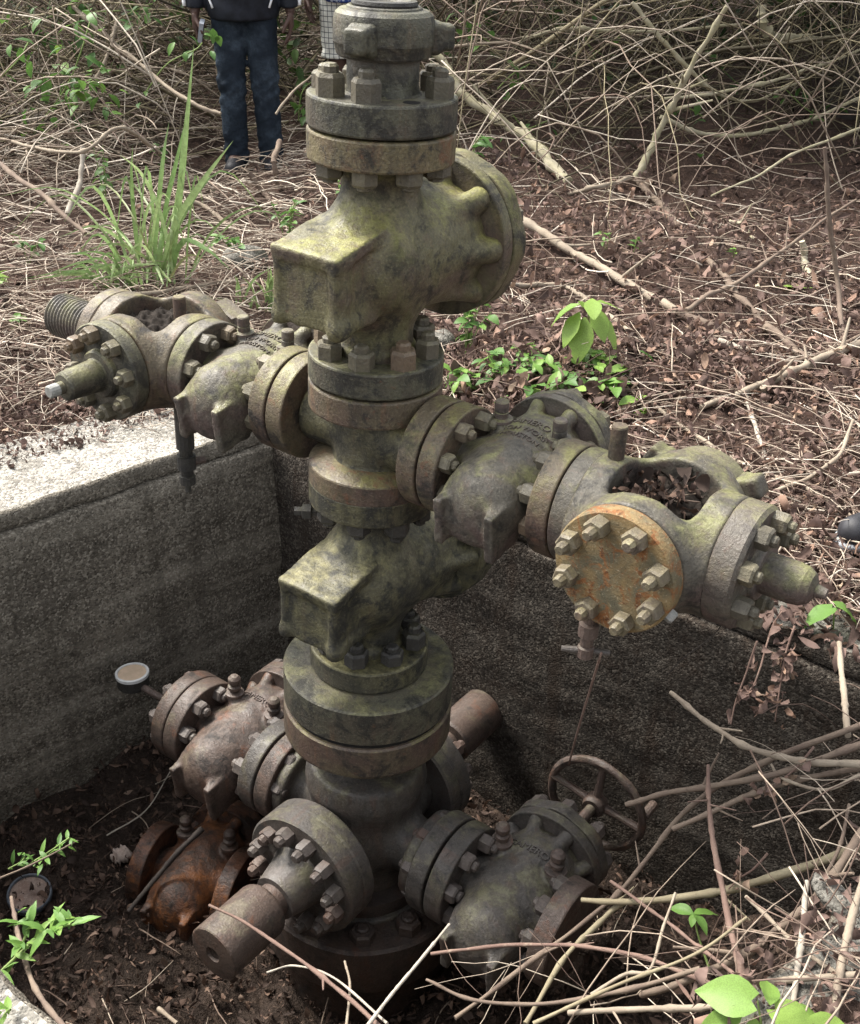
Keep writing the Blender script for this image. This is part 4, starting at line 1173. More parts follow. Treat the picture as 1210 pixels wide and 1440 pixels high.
branch([A(1070, 8, 7.3), A(1080, 45, 7.3), A(1130, 55, 7.5), A(1178, 55, 7.8)], .026, .022, M_BR_OLIVE, 'thick pale limb reaching out of the dark tree trunk at the top right')
branch([A(930, 165, 6.9), A(1000, 190, 7.0), A(1100, 180, 7.1), A(1212, 138, 7.2)], .013, .010, M_BR_OLIVE, 'sagging limb lying across the dark hollow at the right')
branch([A(935, 140, 7.0), A(1040, 125, 7.0), A(1130, 100, 7.2), A(1212, 70, 7.4)], .010, .008, M_BR_OLIVE, 'olive limb slanting across the dark hollow under the trunk')
branch([A(735, 55, 7.4), A(800, 40, 7.4), A(900, 45, 7.4), A(1040, 35, 7.5)], .011, .008, M_BR_OLIVE, 'level limb near the top edge, right of the union cap')
branch([A(640, 65, 7.3), A(720, 60, 7.3), A(780, 75, 7.2), A(830, 5, 7.2)], .008, .006, M_BR_PALE, 'thin pale limb beside the union cap lug')
branch([A(1210, 180, 6.4), A(1120, 215, 6.2), A(1060, 250, 6.1), A(1000, 275, 6.0)], .008, .005, M_BR_OLIVE, 'slim limb drooping into the brown litter at the right')
# background, left
branch([G(60, 440, .03), G(150, 420, .05), G(240, 408, .05), G(330, 395, .04)], .010, .008, M_BR_PALE, 'pale stick lying behind the left cross fitting')
branch([A(95, 300, 5.4), A(113, 250, 5.6), A(118, 205, 5.7)], .014, .012, M_BR_WHITE, 'short bleached stump standing in the straw left of the grass')
branch([G(0, 232, .35), G(60, 275, .3), G(120, 330, .22)], .012, .009, M_BR_BROWN, 'pinkish-brown stick sloping down at the left edge')
branch([A(100, 8, 7.0), A(190, 85, 6.7), A(262, 140, 6.3), A(310, 160, 6.2)], .012, .009, M_BR_PALE, 'long straight stick slanting down towards the jeans at the left')
branch([A(165, 30, 6.9), A(150, 80, 6.7), A(105, 175, 6.4)], .010, .008, M_BR_PALE, 'pale stick among the green vine at the upper left')
branch([G(225, 215, .3), G(170, 180, .45), G(105, 215, .35), G(0, 195, .3)], .009, .007, M_BR_PALE, 'straw-coloured stick lying level left of the tall grass blade')
branch([G(330, 325, .05), G(275, 285, .1), G(210, 290, .12)], .012, .010, M_BR_PALE, 'pale stick lying behind the grass clump')
branch([G(350, 245, .1), G(372, 270, .08), G(395, 296, .05)], .017, .013, M_BR_BROWN, 'thick brown stick at the feet of the person in jeans')
branch([G(395, 200, .2), G(385, 225, .15), G(392, 262, .06)], .016, .013, M_BR_BROWN, 'forked brown stick beside the legs of the person in jeans')
branch([A(388, 160, 6.2), A(412, 130, 6.3), A(440, 105, 6.5)], .007, .005, M_BR_PALE, 'slim pale twig pointing up between the jeans and the flange')
# over the cellar, lower right
def K(x, y, z): return atz(x, y, z)
branch([K(944, 974, -.12), K(1000, 1020, -.08), K(1052, 1050, -.04), K(1130, 1070, .02), K(1215, 1076, .05)], 0.0055, 0.0080, M_BR_PALE, 'tan branch with a tapered tip reaching out over the cellar at the right', 2, jit=.2)
branch([K(880, 1131, -.22), K(935, 1116, -.17), K(1020, 1103, -.1), K(1100, 1085, -.02), K(1215, 1045, .06)], 0.0058, 0.0070, M_BR_BROWN, 'reddish-brown branch whose splintered end points at the handwheel', 2, jit=.2)
branch([K(946, 1166, -.2), K(1010, 1138, -.14), K(1090, 1105, -.06), K(1215, 1078, .03)], 0.0055, 0.0064, M_BR_BROWN, 'cut brown stick below the splintered branch', 1, jit=.2)
branch([K(640, 1432, -.5), K(735, 1362, -.48), K(830, 1290, -.42), K(886, 1238, -.34), K(947, 1160, -.25), K(995, 1115, -.17), K(1075, 1072, -.06), K(1215, 1018, .06)], 0.0045, 0.0064, M_BR_BROWN, 'long bowed branch arching from the bottom up past the handwheel', 3, n=40, jit=.25)
branch([K(818, 1266, -.34), K(880, 1268, -.3), K(985, 1258, -.22), K(1080, 1236, -.13), K(1215, 1190, .0)], 0.0058, 0.0090, M_BR_YEL, 'thick yellowish branch lying level across the lower right', 3)
branch([K(880, 1270, -.32), K(850, 1290, -.34), K(790, 1350, -.36), K(740, 1440, -.38)], 0.0064, 0.0051, M_BR_YEL, 'yellowish branch bending down beside the lower right flange')
branch([K(996, 1076, -.02), K(1000, 1160, -.06), K(1022, 1280, -.1), K(1056, 1420, -.08)], 0.0038, 0.0077, M_BR_RED, 'upright reddish shoot crossing in front of the dark wall', 2, jit=.2)
branch([K(1215, 1165, .05), K(1165, 1240, .0), K(1080, 1320, -.1), K(990, 1370, -.2), K(900, 1400, -.3)], 0.0090, 0.0064, M_BR_BROWN, 'thick brown bough slanting down from the right edge to the bottom', 3)
branch([K(606, 1342, -.42), K(700, 1330, -.4), K(800, 1330, -.36), K(900, 1345, -.28), K(1010, 1388, -.15)], 0.0038, 0.0045, M_BR_RED, 'thin reddish twig lying across the front of the lower right valve', 1)
branch([K(1135, 1240, .03), K(1130, 1300, .02), K(1112, 1440, .0)], 0.0045, 0.0058, M_BR_WHITE, 'bleached upright stick near the lower right corner', jit=.2)
branch([K(1215, 1230, .08), K(1192, 1320, .05), K(1172, 1440, .03)], 0.0064, 0.0070, M_BR_PALE, 'pale upright stick at the lower right corner')
branch([K(1180, 902, .04), K(1186, 960, .04), K(1192, 1035, .03)], 0.0064, 0.0070, M_BR_PALE, 'pale stick hanging at the right edge below the heart-shaped leaves', jit=.2)
branch([K(294, 1273, -.30), K(345, 1298, -.3), K(420, 1348, -.27), K(480, 1395, -.24), K(535, 1445, -.2)], 0.0029, 0.0048, M_BR_RED, 'pinkish twig lying across the front bull plug', 1, jit=.2)
branch([K(632, 1300, -.25), K(590, 1352, -.22), K(550, 1400, -.2), K(515, 1445, -.18)], 0.0029, 0.0038, M_BR_WHITE, 'bone-white stick slanting up from the bottom centre', jit=.1)
branch([K(375, 1368, -.35), K(415, 1358, -.35), K(470, 1375, -.3), K(545, 1440, -.2)], 0.0019, 0.0026, M_BR_WHITE, 'thin white curved twig below the front bull plug')
branch([K(485, 1352, -.33), K(492, 1385, -.3), K(488, 1445, -.26)], 0.0023, 0.0029, M_BR_PALE, 'short upright straw twig at the bottom, left of the white stick')
branch([K(600, 1378, -.3), K(660, 1404, -.28), K(750, 1412, -.25), K(860, 1398, -.2), K(985, 1362, -.1)], 0.0032, 0.0045, M_BR_BROWN, 'brown bowed twig lying along the bottom edge, left part')
branch([K(800, 1424, -.2), K(900, 1420, -.12), K(1000, 1415, -.05), K(1090, 1380, .0), K(1215, 1372, .04)], 0.0051, 0.0058, M_BR_PALE, 'straight pale stick along the bottom edge, right part', 2)
branch([K(832, 1400, -.25), K(880, 1370, -.2), K(915, 1362, -.16), K(935, 1300, -.12), K(950, 1255, -.1)], 0.0038, 0.0026, M_BR_PALE, 'forked straw twig below the yellowish branch')
branch([K(1050, 1262, -.05), K(1100, 1310, -.02), K(1140, 1345, .0), K(1195, 1380, .03)], 0.0038, 0.0045, M_BR_PALE, 'pale twig slanting down to the right of the reddish shoot')
branch([K(860, 1240, -.3), K(930, 1290, -.22), K(1000, 1345, -.12), K(1060, 1390, -.04)], 0.0036, 0.0032, M_BR_RED, 'reddish twig slanting under the yellowish branch')
branch([K(750, 1440, -.2), K(870, 1385, -.14), K(980, 1340, -.06), K(1050, 1290, 0)], 0.0038, 0.0026, M_BR_YEL, 'olive-brown twig rising to the right from the bottom edge')
branch([K(1065, 902, .05), K(1050, 945, -.02), K(1035, 985, -.08), K(1028, 1018, -.12)], 0.0026, 0.0019, M_BR_RED, 'thin red stalk hanging down over the dark wall beside dead leaves')
branch([K(1210, 1090, .06), K(1160, 1110, .03), K(1100, 1095, -.03), K(1085, 1075, -.05)], 0.0038, 0.0026, M_BR_PALE, 'pale crooked twig in the tangle at the right edge')
branch([K(1146, 1262, -.03), K(1180, 1190, .02), K(1195, 1130, .05)], 0.0038, 0.0032, M_BR_BROWN, 'brown twig rising steeply at the right edge')
branch([K(180, 1282, FLOOR_Z + .05), K(215, 1240, FLOOR_Z + .09), K(250, 1200, FLOOR_Z + .16), K(285, 1165, FLOOR_Z + .22)], 0.0064, 0.0090, M_BR_DARK, 'black charred stick leaning on the orange rusted valve', jit=.2)
branch([K(150, 1175, FLOOR_Z + .05), K(205, 1140, FLOOR_Z + .07), K(240, 1085, FLOOR_Z + .09)], 0.0026, 0.0019, M_BR_WHITE, 'thin white twig lying on the cellar floor left of the valves', jit=.2)
branch([K(222, 1420, -1.0), K(250, 1440, -.98)], 0.0064, 0.0051, M_BR_PALE, 'short pale twig on the cellar floor at the bottom', n=8)
branch([K(16, 1262, -.3), K(25, 1310, -.22), K(50, 1390, -.1), K(90, 1445, -.02)], 0.0038, 0.0051, M_BR_BROWN, 'brown bent twig hanging over the bleached ledge at the lower left', jit=.2)
branch([K(0, 1235, -.4), K(40, 1218, -.42), K(85, 1195, -.46), K(110, 1182, -.5)], 0.0026, 0.0019, M_BR_BROWN, 'thin stem carrying the small sprig at the lower left', jit=.2)

# ------------------------------------------------------------------ twig masses (nobody could count these)
def twigs(start, d, L, bend, lift, r0, n=7, sides=4, taper=.45, kink=.04):
    t = np.linspace(0, 1, n)[None, :, None]
    m = len(start)
    d = d / (np.linalg.norm(d, axis=1, keepdims=True) + 1e-9)
    q = np.cross(d, rng.normal(0, 1, (m, 3))); q /= np.linalg.norm(q, axis=1, keepdims=True) + 1e-9
    C = start[:, None, :] + d[:, None, :] * L[:, None, None] * t + q[:, None, :] * (bend * L)[:, None, None] * np.sin(np.pi * t)
    C[..., 2] += (lift * L)[:, None] * (4 * t[..., 0] * (1 - t[..., 0]))
    C += rng.normal(0, 1, C.shape) * (kink * L / n)[:, None, None]
    Rd = r0[:, None] * (1 - (1 - taper) * t[..., 0])
    return C, Rd
def flat_twigs(m, sampler, zoff, L, r, slope=.12):
    P = sampler(m)
    a = rng.uniform(0, 2 * np.pi, m)
    d = np.stack([np.cos(a), np.sin(a), rng.normal(0, slope, m)], 1)
    Ln = rng.uniform(*L, m) * rng.uniform(.5, 1, m)
    P[:, 2] += rng.uniform(0, 1, m) ** 1.6 * zoff
    P[:, :2] -= d[:, :2] * Ln[:, None] / 2
    return twigs(P, d, Ln, rng.normal(0, .06, m), rng.normal(.02, .04, m), rng.uniform(*r, m))
def px_sampler(x0, x1, y0, y1, keep=.12):
    def f(m):
        out = []
        while len(out) < m:
            x, y = rng.uniform(x0, x1), rng.uniform(y0, y1)
            p = atz(x, y, .03)
            if pit_dist(p.x, p.y) < keep: continue
            out.append((p.x, p.y, float(gz(p.x, p.y)) + .012))
        return np.array(out)
    return f
def twig_stuff(name, label, batches, mat, lo=0., hi=1., sides=4, pw=1.0):
    Vs, Qs, ts, k = [], [], [], 0
    for C, Rd in batches:
        V, Q = tubes(C, Rd, sides)
        Vs.append(V); Qs.append(Q + k); k += len(V)
        tt = lo + (hi - lo) * rng.uniform(0, 1, len(C)) ** pw
        ts.append(np.repeat(tt, C.shape[1] * sides))
    return tag(obj(name, mesh_np(name, np.concatenate(Vs), np.concatenate(Qs), mat, attr=np.concatenate(ts))), label, 'twigs', kind='stuff')
def clear_pit(b, z=-.02):
    """drop twigs that would hang over the open cellar"""
    C, Rd = b
    inside = (pit_dist(C[..., 0], C[..., 1]) < .06).any(1)
    return C[~inside], Rd[~inside]
def not_person(b):
    """keep the stems out of the two people and low in front of them"""
    C, Rd = b
    bad = np.zeros(len(C), bool)
    for px, py, w in ((-1.045, 6.92, .40), (-.46, 7.3, .30)):
        bad |= (np.hypot(C[..., 0] - px, C[..., 1] - py) < w).any(1) & (C[..., 2].max(1) > .2)
        bad |= ((np.abs(C[..., 0] - px * C[..., 1] / py) < w) & (C[..., 1] < py + .1) & (C[..., 2] > .10 + .13 * (py - C[..., 1]))).any(1)
    return C[~bad], Rd[~bad]
twig_stuff('straw_twigs', 'mat of pale dry straw and twigs on the ground left of the well', [
    clear_pit(flat_twigs(2300, px_sampler(-120, 470, 205, 560), .09, (.08, .6), (.0011, .0036))),
    not_person(clear_pit(flat_twigs(1100, px_sampler(-100, 470, 150, 330), .30, (.2, 1.1), (.0018, .0055), .28))),
    clear_pit(flat_twigs(1300, px_sampler(-650, -100, 190, 640), .09, (.08, .6), (.0011, .0036))),
    clear_pit(flat_twigs(450, px_sampler(430, 640, 205, 560), .06, (.08, .5), (.0011, .0034))),
    clear_pit(flat_twigs(900, px_sampler(-60, 420, 395, 600), .05, (.04, .3), (.0008, .0022)))], M_TWIG, .1, 1.0, pw=.75)
twig_stuff('ground_twigs', 'thin dry twigs strewn over the brown litter right of the well', [
    clear_pit(flat_twigs(800, px_sampler(600, 1300, 280, 900), .05, (.06, .45), (.0009, .0028))),
    clear_pit(flat_twigs(420, px_sampler(850, 1300, 480, 900), .06, (.1, .55), (.0012, .0036))),
    clear_pit(flat_twigs(700, px_sampler(1280, 1750, 230, 900), .06, (.08, .5), (.0012, .0034))),
    clear_pit(flat_twigs(240, px_sampler(620, 1300, 230, 480), .10, (.2, .9), (.0016, .0045)))], M_TWIG, .1, 1.0)
def brush(m, xr, yr, zr, L, r, up=.5, lift=.18):
    P = np.stack([rng.uniform(*xr, m), rng.uniform(*yr, m), np.zeros(m)], 1)
    P[:, 2] = gz(P[:, 0], P[:, 1]) + rng.uniform(0, 1, m) ** 1.3 * (zr[1] - zr[0]) + zr[0]
    a = rng.uniform(0, 2 * np.pi, m)
    d = np.stack([np.cos(a), np.sin(a) * .6, rng.normal(.05, up, m)], 1)
    Ln = rng.uniform(*L, m)
    C, Rd = twigs(P, d, Ln, rng.normal(0, .10, m), rng.normal(lift, .15, m), rng.uniform(*r, m), n=9, kink=.06)
    g = gz(C[..., 0], C[..., 1]) + .01
    C[..., 2] = np.maximum(C[..., 2], g)
    return C, Rd
twig_stuff('thicket_twigs', 'tangled thicket of thin arching stems behind the clearing', [
    not_person(brush(1300, (-4.2, 4.6), (7.0, 9.4), (0, 1.3), (.5, 2.0), (.0024, .0065))),
    not_person(brush(700, (-.6, 4.8), (6.9, 9.2), (0, 1.5), (.6, 2.4), (.0026, .007), .45, .2)),
    not_person(brush(900, (-4.4, -.5), (6.4, 8.6), (0, .9), (.4, 1.6), (.0022, .0055), .35, .1)),
    not_person(brush(80, (-4.4, 5), (7.2, 9.0), (0, 1.2), (1.2, 3.0), (.007, .016), .6, .12))], M_DARKTWIG, .1, 1.0)
twig_stuff('pale_thicket_twigs', 'pale dead stems leaning through the thicket at the left', [
    not_person(brush(600, (-4.2, .2), (6.0, 8.0), (0, .9), (.4, 1.8), (.002, .006), .35, .1)),
    not_person(brush(170, (-.4, 4.2), (6.2, 7.8), (0, .9), (.5, 2.2), (.0025, .0065), .4, .2))], M_TWIG, .3, .95)
# brush hanging into the cellar at the lower right
def pit_brush(m, x0, x1, y0, y1, z0, z1, L, r):
    P, D = [], []
    for _ in range(m):
        x, y = rng.uniform(x0, x1), rng.uniform(y0, y1)
        u = np.clip((x - 560) / 600, 0, 1)
        z = z0 + (z1 - z0) * u + rng.normal(0, .05)
        p = atz(x, y, z)
        if pit_dist(p.x, p.y) > 0: z = max(z, .02); p = atz(x, y, z)
        P.append(tuple(p))
        a = rng.uniform(0, 6.28)
        D.append((math.cos(a), math.sin(a), rng.normal(-.05, .4)))
    P, D = np.array(P), np.array(D)
    Ln = rng.uniform(*L, m)
    return twigs(P - D * Ln[:, None] / 2, D, Ln, rng.normal(0, .07, m), rng.normal(.03, .05, m), rng.uniform(*r, m))
twig_stuff('cellar_brush', 'loose dry twigs fallen over the lower right corner of the cellar', [
    pit_brush(20, 640, 1230, 1350, 1470, -.75, .03, (.15, .5), (.0008, .0022)),
    pit_brush(30, 900, 1230, 1300, 1450, -.5, .03, (.15, .5), (.0008, .0024)),
    pit_brush(34, 1090, 1240, 960, 1300, -.2, .04, (.12, .4), (.0008, .0026))], M_TWIG, .05, .85)
def floor_twigs(m):
    P = []
    while len(P) < m:
        x, y = rng.uniform(-1.6, .9), rng.uniform(1.0, 3.2)
        if pit_dist(x, y) < -.12 and math.hypot(x + .2, y - 2.35) > .33: P.append((x, y, float(floor_z(x, y)) + .02))
    P = np.array(P); a = rng.uniform(0, 6.28, m)
    d = np.stack([np.cos(a), np.sin(a), rng.normal(.05, .15, m)], 1)
    return twigs(P, d, rng.uniform(.04, .26, m), rng.normal(0, .06, m), np.full(m, .02), rng.uniform(.001, .0032, m))
twig_stuff('cellar_floor_twigs', 'fine dead twigs scattered on the cellar floor', [floor_twigs(230)], M_TWIG, .05, .8, pw=1.5)

# ------------------------------------------------------------------ leaves
_U = np.array([0, .22, .5, .78, 1.0]); _W = np.array([.10, .80, 1.0, .68, .03])
def leaf_mass(P, yaw, pitch, roll, L, W, curl, fold, tint, jag=0.0):
    m = len(P)
    u = _U[None, :]
    cu = np.where(np.abs(curl) < .05, .05, curl)[:, None]
    xl = np.sin(cu * u) / cu * L[:, None]; zl = (1 - np.cos(cu * u)) / cu * L[:, None]
    V = np.zeros((m, 5, 3, 3))
    for k, s in enumerate((-1, 0, 1)):
        w = _W[None, :] * W[:, None] * .5 * (1 + (rng.normal(0, jag, (m, 5)) if jag else 0))
        V[:, :, k, 0] = xl; V[:, :, k, 1] = s * w * np.cos(fold)[:, None]
        V[:, :, k, 2] = zl + abs(s) * w * np.sin(fold)[:, None] + (rng.normal(0, jag, (m, 5)) * W[:, None] * .3 if jag else 0)
    cr, sr = np.cos(roll), np.sin(roll)
    y = V[..., 1] * cr[:, None, None] - V[..., 2] * sr[:, None, None]; z = V[..., 1] * sr[:, None, None] + V[..., 2] * cr[:, None, None]
    V[..., 1], V[..., 2] = y, z
    cp, sp_ = np.cos(pitch), np.sin(pitch)
    x = V[..., 0] * cp[:, None, None] - V[..., 2] * sp_[:, None, None]; z = V[..., 0] * sp_[:, None, None] + V[..., 2] * cp[:, None, None]
    V[..., 0], V[..., 2] = x, z
    cy, sy = np.cos(yaw), np.sin(yaw)
    x = V[..., 0] * cy[:, None, None] - V[..., 1] * sy[:, None, None]; y = V[..., 0] * sy[:, None, None] + V[..., 1] * cy[:, None, None]
    V[..., 0], V[..., 1] = x, y
    V += P[:, None, None, :]
    i, j = np.meshgrid(np.arange(4), np.arange(2), indexing='ij')
    q = np.stack([i * 3 + j, (i + 1) * 3 + j, (i + 1) * 3 + j + 1, i * 3 + j + 1], -1).reshape(-1, 4)
    Q = (np.arange(m)[:, None, None] * 15 + q[None]).reshape(-1, 4)
    return V.reshape(-1, 3), Q, np.repeat(tint, 15)
def litter(m, sampler, z, L, tint, flatness=.35, curl=(-2.5, 2.5)):
    P = sampler(m); P[:, 2] += rng.uniform(0, 1, m) * z
    Ln = L[0] + (L[1] * 1.5 - L[0]) * rng.uniform(0, 1, m) ** 2.2
    return leaf_mass(P, rng.uniform(0, 6.28, m), rng.normal(0, flatness, m), rng.normal(0, .6, m), Ln, Ln * rng.uniform(.18, .6, m), rng.uniform(*curl, m), rng.normal(.3, .9, m), np.clip(rng.beta(2, 2.2, m) * (tint[1] - tint[0]) + tint[0], 0, 1), .22)
def leaf_stuff(name, label, batches, mat, cat='leaves'):
    Vs, Qs, ts, k = [], [], [], 0
    for V, Q, t in batches:
        Vs.append(V); Qs.append(Q + k); ts.append(t); k += len(V)
    return tag(obj(name, mesh_np(name, np.concatenate(Vs), np.concatenate(Qs), mat, attr=np.concatenate(ts))), label, cat, kind='stuff')
def floor_sampler(m):
    P = []
    while len(P) < m:
        x, y = rng.uniform(-1.9, 1.2), rng.uniform(.8, 3.4)
        if pit_dist(x, y) < -.01: P.append((x, y))
    P = np.array(P)
    return np.column_stack([P, floor_z(P[:, 0], P[:, 1]) + .008])
def edge_sampler(m):
    """litter along the two overgrown rims"""
    t = rng.uniform(0.02, 1, m); o = rng.uniform(-.02, .35, m)
    d = (C2 - A2); n = Vector((-d.y, d.x)).normalized()
    if n.dot(CEN - A2) > 0: n = -n
    x = A2.x + d.x * t + n.x * o; y = A2.y + d.y * t + n.y * o
    return np.column_stack([x, y, np.maximum(gz(x, y), 0) + .01])
def rim_sampler(m):
    t = rng.uniform(-.2, 1, m); o = rng.uniform(-.03, .5, m)
    d = (C2 - D2); n = Vector((d.y, -d.x)).normalized()
    if n.dot(CEN - D2) > 0: n = -n
    x = D2.x + d.x * t + n.x * o; y = D2.y + d.y * t + n.y * o
    return np.column_stack([x, y, np.maximum(gz(x, y), 0) + .01])
leaf_stuff('leaf_litter', 'brown dead leaves carpeting the ground around the cellar', [
    litter(8500, px_sampler(600, 1330, 225, 560), .035, (.02, .065), (0, 1), .5, (-4, 4)),
    litter(9500, px_sampler(600, 1330, 480, 930), .03, (.012, .045), (0, 1), .5, (-4, 4)),
    litter(2600, px_sampler(1300, 1750, 225, 930), .03, (.02, .06), (0, 1), .5, (-4, 4)),
    litter(1500, px_sampler(430, 620, 215, 560), .03, (.015, .055), (0, 1), .5, (-4, 4)),
    litter(2200, px_sampler(-650, -100, 210, 660, .46), .03, (.015, .055), (0, .95), .5, (-4, 4)),
    litter(1600, edge_sampler, .03, (.015, .055), (.0, .95), .5, (-4, 4)),
    litter(3600, rim_sampler, .04, (.010, .04), (0, .9), .5, (-4, 4)),
    litter(4200, px_sampler(-120, 520, 250, 600, .42), .03, (.015, .05), (0, .95), .5, (-4, 4)),
    litter(2200, px_sampler(-60, 250, 545, 650, .26), .035, (.008, .03), (.0, .8), .5, (-4, 4))], M_LITTER)
leaf_stuff('cellar_litter', 'dark rotting leaves covering the cellar floor', [
    litter(15000, floor_sampler, .04, (.009, .034), (0, 1), .6, (-4, 4))], M_LITTERDK)
def dead_cluster(px, label, n=16, L=(.02, .048), droop=True, tint=(.35, .95)):
    """a hanging spray of curled dead leaves"""
    base = px[0]
    c = catmull(px, 10)
    o = tag(empty('dead_leaf_spray', T(*c[0])), label, 'dead leaves')
    V, Q = tubes(c[None] - c[0], np.linspace(.003, .0018, 10)[None], 4)
    obj('stalk', mesh_np('stalk', V, Q, M_BR_RED), o)
    for k in range(n):
        i = rng.integers(2, 10)
        p = c[i] - c[0] + rng.normal(0, .015, 3)
        Ln = rng.uniform(*L)
        V, Q, t = leaf_mass(np.zeros((1, 3)), rng.uniform(0, 6.28, 1), rng.normal(-1.0 if droop else 0, .4, 1), rng.normal(0, .6, 1), np.array([Ln]), np.array([Ln * .6]), rng.uniform(-4.5, 4.5, 1), rng.normal(.7, .7, 1), rng.uniform(*tint, 1), .3)
        obj('dead_leaf', mesh_np('dead_leaf', V, Q, M_LITTER, attr=t), o, T(*p))
    return o
dead_cluster([K(1118, 880, .06), K(1105, 920, 0), K(1098, 960, -.05), K(1090, 1015, -.12)], 'spray of curled brown leaves hanging over the dark wall at the right', 42)
dead_cluster([K(1100, 860, .06), K(1085, 885, .02), K(1062, 960, -.04), K(1035, 990, -.08)], 'smaller spray of red-brown leaves left of the hanging brown spray', 26)
dead_cluster([K(1145, 1050, .04), K(1120, 1080, .0), K(1098, 1098, -.04), K(1075, 1120, -.08)], 'wilted leaf bunch stuck among the branches at the right', 18)
dead_cluster([K(1080, 1200, -.1), K(1060, 1222, -.13), K(1040, 1235, -.15), K(1025, 1250, -.17)], 'orange-brown leaf bunch resting on the yellowish branch', 9, (.02, .05), False, (.6, 1))
# leaves lodged in the hollow of the right cross fitting
cf = WM @ UP @ Vector((ends[1], 0, ZW + .058))
lc = tag(empty('lodged_leaves', T(*cf)), 'dark dead leaves and twigs lodged in the hollow top of the right cross fitting', 'dead leaves')
for k in range(120):
    Ln = rng.uniform(.018, .05)
    V, Q, t = leaf_mass(np.zeros((1, 3)), rng.uniform(0, 6.28, 1), rng.normal(.0, .3, 1), rng.normal(0, .5, 1), np.array([Ln]), np.array([Ln * .55]), rng.uniform(-4, 4, 1), rng.normal(.6, .7, 1), rng.uniform(0, .75, 1), .3)
    rr, aa = rng.uniform(0, .085), rng.uniform(0, 6.28)
    obj('dead_leaf', mesh_np('dead_leaf', V, Q, M_LITTERDK if k % 9 else M_LITTER, attr=t), lc, T(rr * math.cos(aa) - .012, rr * math.sin(aa), rng.uniform(.0, .045)))
for k in range(5):
    a = rng.uniform(0, 6.28); c = np.array([[-.06 * math.cos(a), -.06 * math.sin(a), 0], [0, 0, .02], [.07 * math.cos(a), .07 * math.sin(a), .03]])
    V, Q = tubes(catmull(c, 6)[None], np.full((1, 6), .0018), 4)
    obj('twig', mesh_np('twig', V, Q, M_BR_BROWN), lc)

# ------------------------------------------------------------------ green plants
def green_leaf(shape, tint, curl=.5, fold=.25):
    """broad leaf with a midrib crease, base at the origin, tip along +x, unit length"""
    u = np.linspace(0, 1, 9)
    if shape == 'heart': w = np.array([.30, .62, .74, .74, .66, .52, .36, .18, .0]) ; off = np.array([-.12, -.04, 0, 0, 0, 0, 0, 0, 0])
    elif shape == 'lance': w = np.array([.04, .14, .24, .28, .28, .24, .18, .09, .0]); off = np.zeros(9)
    else: w = np.array([.05, .28, .44, .52, .52, .45, .34, .18, .0]); off = np.zeros(9)
    V = []
    for i, a in enumerate(u):
        x = math.sin(curl * a) / curl; z = -(1 - math.cos(curl * a)) / curl
        for s in (-1, -.55, 0, .55, 1):
            ww = w[i] / 2 * s
            V.append((x + off[i] * abs(s), ww * math.cos(fold), z + abs(ww) * math.sin(fold) * (1.0 if abs(s) < 1 else .8) + .012 * math.sin(i * 2.1 + s * 3)))
    i, j = np.meshgrid(np.arange(8), np.arange(4), indexing='ij')
    q = np.stack([i * 5 + j, (i + 1) * 5 + j, (i + 1) * 5 + j + 1, i * 5 + j + 1], -1).reshape(-1, 4)
    return mesh_np('leaf', np.array(V), q, None, attr=np.full(45, tint))
LEAF = {}
for shape in ('heart', 'lance', 'oval'):
    for mat, nm in ((M_GREEN, 'g'), (M_DKGREEN, 'd')):
        LEAF[shape, nm] = []
        for k in range(8):
            me = green_leaf(shape, (k + .5) / 8, rng.uniform(.2, 1.2), rng.uniform(.1, .5)); me.materials.append(mat)
            LEAF[shape, nm].append(me)
def put_leaf(parent, p, yaw, pitch, size, shape='oval', bright=(.3, .9), kind='g', roll=None):
    i = int(np.clip(rng.uniform(*bright), 0, .999) * 8)
    return obj('leaf', LEAF[shape, kind][i], parent, T(*p) @ RZ(math.degrees(yaw)) @ RY(-math.degrees(pitch)) @ RX(rng.normal(0, 14) if roll is None else roll) @ S(size))
def stem(parent, pts, r=.003, mat=None):
    c = catmull(pts, 8)
    V, Q = tubes(c[None], np.linspace(r, r * .5, 8)[None], 5)
    return obj('stem', mesh_np('stem', V, Q, mat or M_STEM), parent)
M_STEM = flat('green_stem', (.16, .22, .07), .6, .2)
def plant(base, h, nstem, nleaf, size, label, shape='oval', bright=(.3, .9), spread=.5, kind='g', name='leafy_plant', cat='plant', group=None, lean=(0, 0)):
    o = tag(empty(name, T(*base)), label, cat, group)
    for s in range(nstem):
        a = rng.uniform(0, 6.28); sp = rng.uniform(.2, 1) * spread * h if nstem > 1 else .1 * h
        tip = Vector((math.cos(a) * sp + lean[0], math.sin(a) * sp + lean[1], h * rng.uniform(.7, 1.05)))
        mid = tip * .5 + Vector((0, 0, h * .12)); stem(o, [Vector((0, 0, -.01)), mid, tip], max(.0018, h * .012))
        for k in range(nleaf):
            t = .3 + .7 * (k + rng.uniform(0, .6)) / nleaf
            p = mid * (2 * t) if t < .5 else mid + (tip - mid) * (2 * t - 1)
            put_leaf(o, p, rng.uniform(0, 6.28), rng.normal(.05, .35), size * rng.uniform(.65, 1.1), shape, bright, kind)
    return o
